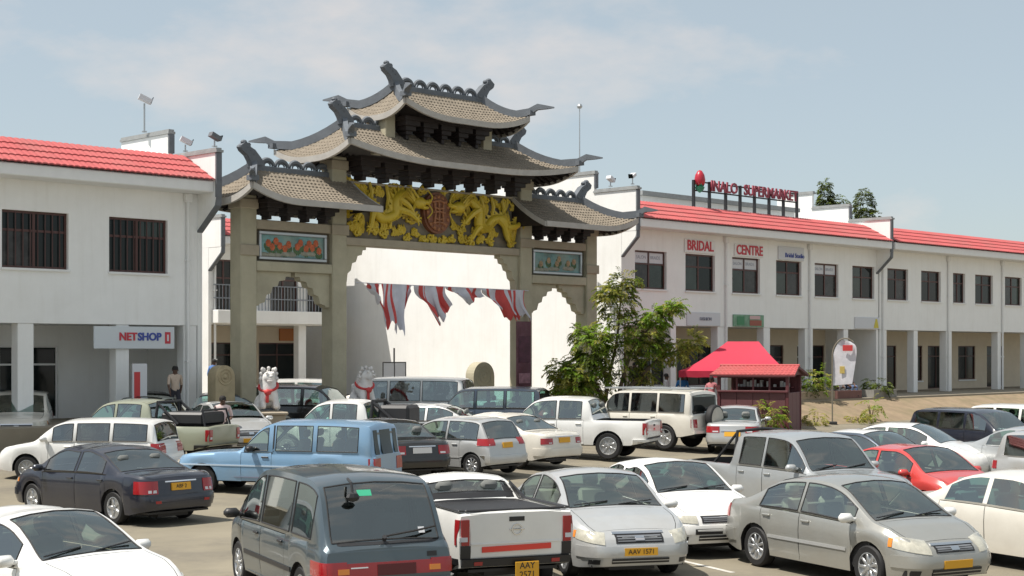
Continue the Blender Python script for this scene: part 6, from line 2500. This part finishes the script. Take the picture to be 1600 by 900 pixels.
for side in 'fblr':
    v = [tent_pt(-1 + 2 * i / N, j / N, side) for j in range(N + 1) for i in range(N + 1)]
    m.add(v, [(j * (N + 1) + i, j * (N + 1) + i + 1, (j + 1) * (N + 1) + i + 1, (j + 1) * (N + 1) + i) for j in range(N) for i in range(N)])
cn = m.build('canopy', TENTM, t, 40)
m = MB()
for (a, b) in (((-hw, -hd), (hw, -hd)), ((hw, -hd), (hw, hd)), ((hw, hd), (-hw, hd)), ((-hw, hd), (-hw, -hd))):
    n = 12
    v = []
    for i in range(n + 1):
        x, y = lerp(a[0], b[0], i / n), lerp(a[1], b[1], i / n)
        v += [(x * 1.004, y * 1.004, 2.56), (x * (1.004 + .004 * (i % 2)), y * (1.004 + .004 * (i % 2)), 2.30 + .015 * (i % 2))]
    m.add(v, [(2 * i, 2 * i + 1, 2 * i + 3, 2 * i + 2) for i in range(n)])
m.build('valance', TENTM, t)
for x in (-hw + .05, hw - .05):
    for y in (-hd + .05, hd - .05):
        MB().box(x - .025, x + .025, y - .025, y + .025, gz(tx, ty) - .1, 2.54).build('leg', ALU, t)

fx_, fy_ = 13.2, 63.3
t = thing('feather_flag', 'white feather flag with red mark on a pole by the bank', 'flag', (fx_, fy_, gz(fx_, fy_) + .1), R(-12))
pole = [(0, 0, -.1), (0, 0, 2.4), (.02, 0, 2.9), (.14, 0, 3.2), (.38, 0, 3.42), (.66, 0, 3.42), (.86, 0, 3.28)]
MB().tube(spline(pole, 4), [.03] * 25, 6).build('pole', mat('flag_pole', (.2, .18, .14), .5), t)
m = MB()
N = 14
L_e = spline([(.02, 0, 1.5), (.02, 0, 2.4), (.07, 0, 2.9), (.22, 0, 3.22), (.40, 0, 3.38)], 4)
R_e = spline([(.80, 0, 1.58), (.90, 0, 2.2), (.97, 0, 2.75), (.96, 0, 3.1), (.80, 0, 3.30)], 4)
v = []
for i in range(len(L_e)):
    for j in range(5):
        q = L_e[i].lerp(R_e[i], j / 4)
        v.append((q.x, .05 * math.sin(j * 1.4 + i * .5), q.z))
v2 = [(x, y + .012, z) for x, y, z in v]
f = [(i * 5 + j, i * 5 + j + 1, (i + 1) * 5 + j + 1, (i + 1) * 5 + j) for i in range(len(L_e) - 1) for j in range(4)]
m.add(v, f)
m.add(v2, [q[::-1] for q in f])
fl = m.build('cloth', mat('flag_cloth', (.66, .66, .70), .8, var=.12, scale=3), t, 60)
MB().box(.42, .82, -.075, -.06, 2.93, 3.17, bev=.006).build('red_print', SASH, fl)
MB().box(.3, .5, -.075, -.06, 2.0, 2.3, bev=.006).build('yellow_print', mat('yellow_print', (.55, .42, .12), .6), fl)
MB().box(-.2, .2, -.2, .2, -.12, .02, bev=.02).build('foot', BLACKP, t)

# ------------------------------------------------------------ plants


def leafmat(name, col, isl):
    m = mat(name, col, .5, island=isl)
    n, l = m.node_tree.nodes, m.node_tree.links
    b = n['Principled BSDF']
    src = b.inputs['Base Color'].links[0].from_socket
    tr = n.new('ShaderNodeBsdfTranslucent')
    mx = n.new('ShaderNodeMixShader')
    mx.inputs[0].default_value = .55
    sc_ = n.new('ShaderNodeVectorMath')
    sc_.operation = 'MULTIPLY'
    sc_.inputs[1].default_value = (1.7, 1.55, 1.1)
    l.new(src, sc_.inputs[0])
    l.new(sc_.outputs[0], tr.inputs['Color'])
    l.new(b.outputs[0], mx.inputs[1])
    l.new(tr.outputs[0], mx.inputs[2])
    l.new(mx.outputs[0], n['Material Output'].inputs['Surface'])
    return m


LEAF_A = leafmat('leaf_green', (0.12, 0.17, 0.03), .45)
LEAF_B = leafmat('leaf_yellow_green', (0.26, 0.27, 0.075), .45)
LEAF_C = leafmat('leaf_bright', (0.17, 0.28, 0.035), .4)
LEAF_D = leafmat('leaf_dark', (0.06, 0.08, 0.028), .5)
BARK = mat('bark', (.10, .075, .05), .9, var=.25, scale=6, bump=.5)


def leaf(mb, p, d, up, ln, w, mi):
    sd = d.cross(up).normalized()
    q = p + d * ln * .5 + up * ln * .08
    e = p + d * ln - Vector((0, 0, ln * .12))
    mb.add([p, q + sd * w, e, q - sd * w], [(0, 1, 2), (0, 2, 3)], mi)


def sprig(mb, p, d, r_, ln, n, lw, mi, droop=.5):
    q = p.copy()
    d = d.normalized()
    for k in range(n):
        s = ln / n
        d = (d + Vector((0, 0, -droop / n))).normalized()
        q = q + d * s
        side = d.cross(Vector((0, 0, 1)))
        if side.length < .01:
            side = Vector((1, 0, 0))
        side.normalize()
        for sg in (1, -1):
            dd = (d * .55 + side * sg + Vector((r_.uniform(-.2, .2), r_.uniform(-.2, .2), r_.uniform(-.45, .1)))).normalized()
            leaf(mb, q, dd, Vector((r_.uniform(-.3, .3), r_.uniform(-.3, .3), 1)).normalized(), lw * r_.uniform(.8, 1.25), lw * .2, mi)


def crown(name, parent, lobes, mats, seed, base, density=1.0, ln=.42, lw=.20, n=7):
    """lobes: (x,y,z, rx,ry,rz, count, weights per material)"""
    r_ = random.Random(seed)
    mb = MB()
    for (x, y, z, rx, ry, rz, cnt, wt) in lobes:
        for _ in range(int(cnt * density)):
            while True:
                v = Vector((r_.uniform(-1, 1), r_.uniform(-1, 1), r_.uniform(-1, 1)))
                if .15 < v.length < 1:
                    break
            v = v.normalized() * (v.length ** .5)
            p = Vector((x + v.x * rx, y + v.y * ry, z + v.z * rz))
            d = Vector((v.x, v.y, v.z * .4 + .25)) + Vector((r_.uniform(-.5, .5), r_.uniform(-.5, .5), r_.uniform(-.3, .4)))
            mi = r_.choices(range(len(mats)), wt)[0]
            sprig(mb, p, d, r_, ln * r_.uniform(.7, 1.2), n, lw, mi, droop=1.3)
    o = mb.build(name, mats, parent)
    return o


TX, TY = 3.87, 55.6
t = thing('leafy_tree', 'leafy tree with drooping sprays in front of the gate side arch', 'tree', (TX, TY, gz(TX, TY)), 0)
q = 2400 / TY
def tp(px, py, r, dy=0.0, cnt=60, wt=(3, 2, 2, 1), rz=None):
    return ((px - 965) / q, dy, EYE + (550 - py) / q - gz(TX, TY), r / q, r / q * 1.0, (rz or r) / q, cnt, wt)
lob = [tp(893, 592, 27, -.5, 46, (2, 5, 4, 0)), tp(872, 578, 15, -.5, 14, (2, 5, 3, 0)), tp(915, 578, 28, -.3, 40, (3, 4, 3, 0)), tp(925, 540, 26, -.4, 34, (4, 2, 5, 0)), tp(905, 525, 12, -.2, 12, (3, 2, 5, 0)),  # weights put light into leaf colour: paler sunny lobes, darker shaded core
       tp(962, 565, 34, .1, 44, (4, 2, 1, 3)), tp(965, 520, 36, 0, 40, (4, 3, 2, 2)), tp(962, 472, 26, .1, 34, (3, 5, 1, 1)), tp(968, 447, 15, .1, 16, (4, 4, 0, 1)), tp(946, 462, 13, -.3, 12, (2, 5, 0, 0)),
       tp(1005, 522, 26, -.2, 30, (4, 2, 3, 1)), tp(1022, 497, 14, -.3, 22, (1, 1, 6, 0)), tp(1042, 486, 10, -.3, 15, (1, 1, 6, 0)), tp(1056, 480, 6, -.3, 8, (1, 2, 6, 0)),
       tp(1020, 550, 22, .1, 26, (4, 4, 2, 1)), tp(1055, 546, 16, 0, 20, (2, 6, 2, 0)), tp(1080, 536, 12, 0, 15, (2, 6, 0, 0)), tp(928, 604, 20, -.2, 20, (3, 4, 2, 1)), tp(1008, 588, 14, .3, 10, (3, 5, 0, 1)), tp(985, 440, 9, 0, 6, (3, 3, 0, 1)), tp(880, 608, 14, -.5, 12, (2, 6, 2, 0))]
crown('crown', t, lob, [LEAF_A, LEAF_B, LEAF_C, LEAF_D], 3, None, density=3.7, ln=.34, lw=.13, n=8)
m = MB()
for (bx, pts) in ((-.5, [(-.45, 0, 0), (-.5, 0, 1.0), (-.35, .05, 2.1), (-.1, 0, 3.2), (.05, .1, 4.6), (.08, .1, 5.4)]), (.0, [(-.05, .1, 0), (-.02, .1, 1.2), (.2, .0, 2.2), (.6, -.1, 3.2), (1.3, -.2, 4.0), (2.0, -.2, 4.4)]),
                  (0, [(-.45, 0, .8), (-.9, -.2, 1.8), (-1.5, -.3, 2.2)]), (0, [(0, .1, 1.2), (.9, .1, 2.2), (1.7, .1, 2.8), (2.5, .1, 3.1)]), (0, [(-.4, 0, 1.9), (-.8, -.2, 2.8), (-1.1, -.2, 3.3)])):
    sp_ = spline(pts, 4)
    m.tube(sp_, [lerp(.10, .018, i / (len(sp_) - 1)) for i in range(len(sp_))], 7)
m.build('trunk', BARK, t, 50)


def bush(label, loc, h, w, seed, mats=(LEAF_C, LEAF_B), cnt=60, name='shrub', cat='shrub', ln=.3, lw=.14, group=None, stem=.3):
    t = thing(name, label, cat, loc, 0, group)
    crown('foliage', t, [(0, 0, h * .62, w * .5, w * .5, h * .36, cnt, [3] + [2] * (len(mats) - 1)), (w * .15, 0, h * .35, w * .42, w * .42, h * .25, cnt // 2, [3] + [2] * (len(mats) - 1))], list(mats), seed, None, ln=ln, lw=lw, n=5)
    m = MB()
    for k in range(3):
        a = k * 2.1
        m.tube([(0, 0, 0), (.08 * math.cos(a), .08 * math.sin(a), h * .4), (.2 * w * math.cos(a), .2 * w * math.sin(a), h * .7)], [.03, .02, .01], 5)
    m.build('stem', BARK, t)
    return t


bush('bright green shrub in front of the maroon kiosk', (9.45, 56.7, gz(9.45, 56.7)), 1.15, 1.15, 11, cnt=80)
bush('thin sapling with pale leaves on the bank beyond the flag', (15.3, 65.5, gz(15.3, 65.5)), 1.05, .9, 12, (LEAF_B, LEAF_C), cnt=22)
bush('low tuft at the foot of the bank by the flag pole', (12.3, 62.3, gz(12.3, 62.3)), .45, .7, 13, (LEAF_B,), cnt=20)
bush('low brown green tuft on the bank under the sapling', (14.6, 64.6, gz(14.6, 64.6)), .35, .8, 14, (LEAF_B,), cnt=20)
bush('round bush behind the feather flag', F(20.3, -2.9, 1.35), 1.2, 1.3, 15, (LEAF_C, LEAF_B), cnt=70)
bush('dark low bush on the terrace beside the round bush', F(19.2, -2.9, 1.3), .6, 1.0, 16, (LEAF_D, LEAF_A), cnt=40)
bush('dark low bush at the planter end below the white sill', F(25.3, -2.9, 1.3), .75, 1.1, 17, (LEAF_D, LEAF_A), cnt=50)
bush('dark bush near the kiosk side on the terrace', F(17.8, -2.9, 1.25), .55, .9, 18, (LEAF_D, LEAF_A), cnt=40)
for (a, b, lab) in ((18.6, 21.2, 'low tan planter under the round bush'), (21.4, 23.4, 'low maroon brown planter under the sitting people'), (24.4, 26.4, 'low grey planter under the dark bush')):
    t = thing('planter', lab, 'planter', F((a + b) / 2, -2.95, 1.2), FROT)
    mm_ = mat('planter_' + lab.split()[1], {'tan': (.30, .24, .17), 'maroon': (.16, .08, .07), 'grey': (.25, .24, .22)}[lab.split()[1]], .85, var=.15)
    w_ = (b - a) / 2
    m = MB()
    m.box(-w_, w_, -.35, -.25, 0, .36, bev=.01).box(-w_, w_, .25, .35, 0, .36, bev=.01).box(-w_, -w_ + .1, -.25, .25, 0, .355).box(w_ - .1, w_, -.25, .25, 0, .355)
    m.build('box', mm_, t)
    MB().box(-w_ + .1, w_ - .1, -.25, .25, .02, .28).build('soil', BANKM, t)


def far_tree(label, X, Y, top, w, seed, trunk_h=4, rows=6):
    t = thing('dark_tree', label, 'tree', (X, Y, .5), 0, 'dark trees beyond the roofs')
    H_ = top - .5
    lobes = []
    for k in range(rows):
        u = k / (rows - 1)
        lobes.append((math.sin(k * 2.1) * w * .12, math.cos(k * 2.6) * w * .12, lerp(H_ * .45, H_ * .94, u), w * lerp(.55, .30, u ** 3), w * lerp(.55, .30, u ** 3), H_ * .09, 170, (1, 3)))
    crown('crown', t, lobes, [LEAF_A, LEAF_D], seed, None, ln=.5, lw=.28, n=5)
    m = MB()
    m.tube([(0, 0, 0), (.1, 0, H_ * .4), (0, 0, H_ * .85)], [.35, .25, .06], 8)
    for k in range(6):
        a = k * 1.3
        m.tube([(0, 0, H_ * (.35 + k * .07)), (w * .3 * math.cos(a), w * .3 * math.sin(a), H_ * (.45 + k * .07))], [.12, .03], 5)
    m.build('trunk', BARK, t)


far_tree('dark round tree showing beyond the stepped gable', 34.7, 150, 18.6, 2.3, 21)
far_tree('slim dark tree top just over the roof housing', 28.7, 140, 18.3, 1.3, 22)
far_tree('low dark tree beside the slim tree top over the roof', 30.3, 141, 17.1, 2.6, 23)
far_tree('broad dark tree behind the block beyond the gable', 62, 160, 16.5, 4, 24)

# ------------------------------------------------------------ lettering becomes plain mesh
dg = bpy.context.evaluated_depsgraph_get()
for o in [o for o in SC.objects if o.type == 'FONT']:
    me = bpy.data.meshes.new_from_object(o.evaluated_get(dg))
    n = link(o.name, me, o.parent, o.location, o.rotation_euler)
    n.scale = o.scale
    nm = o.name
    bpy.data.objects.remove(o)
    n.name = nm
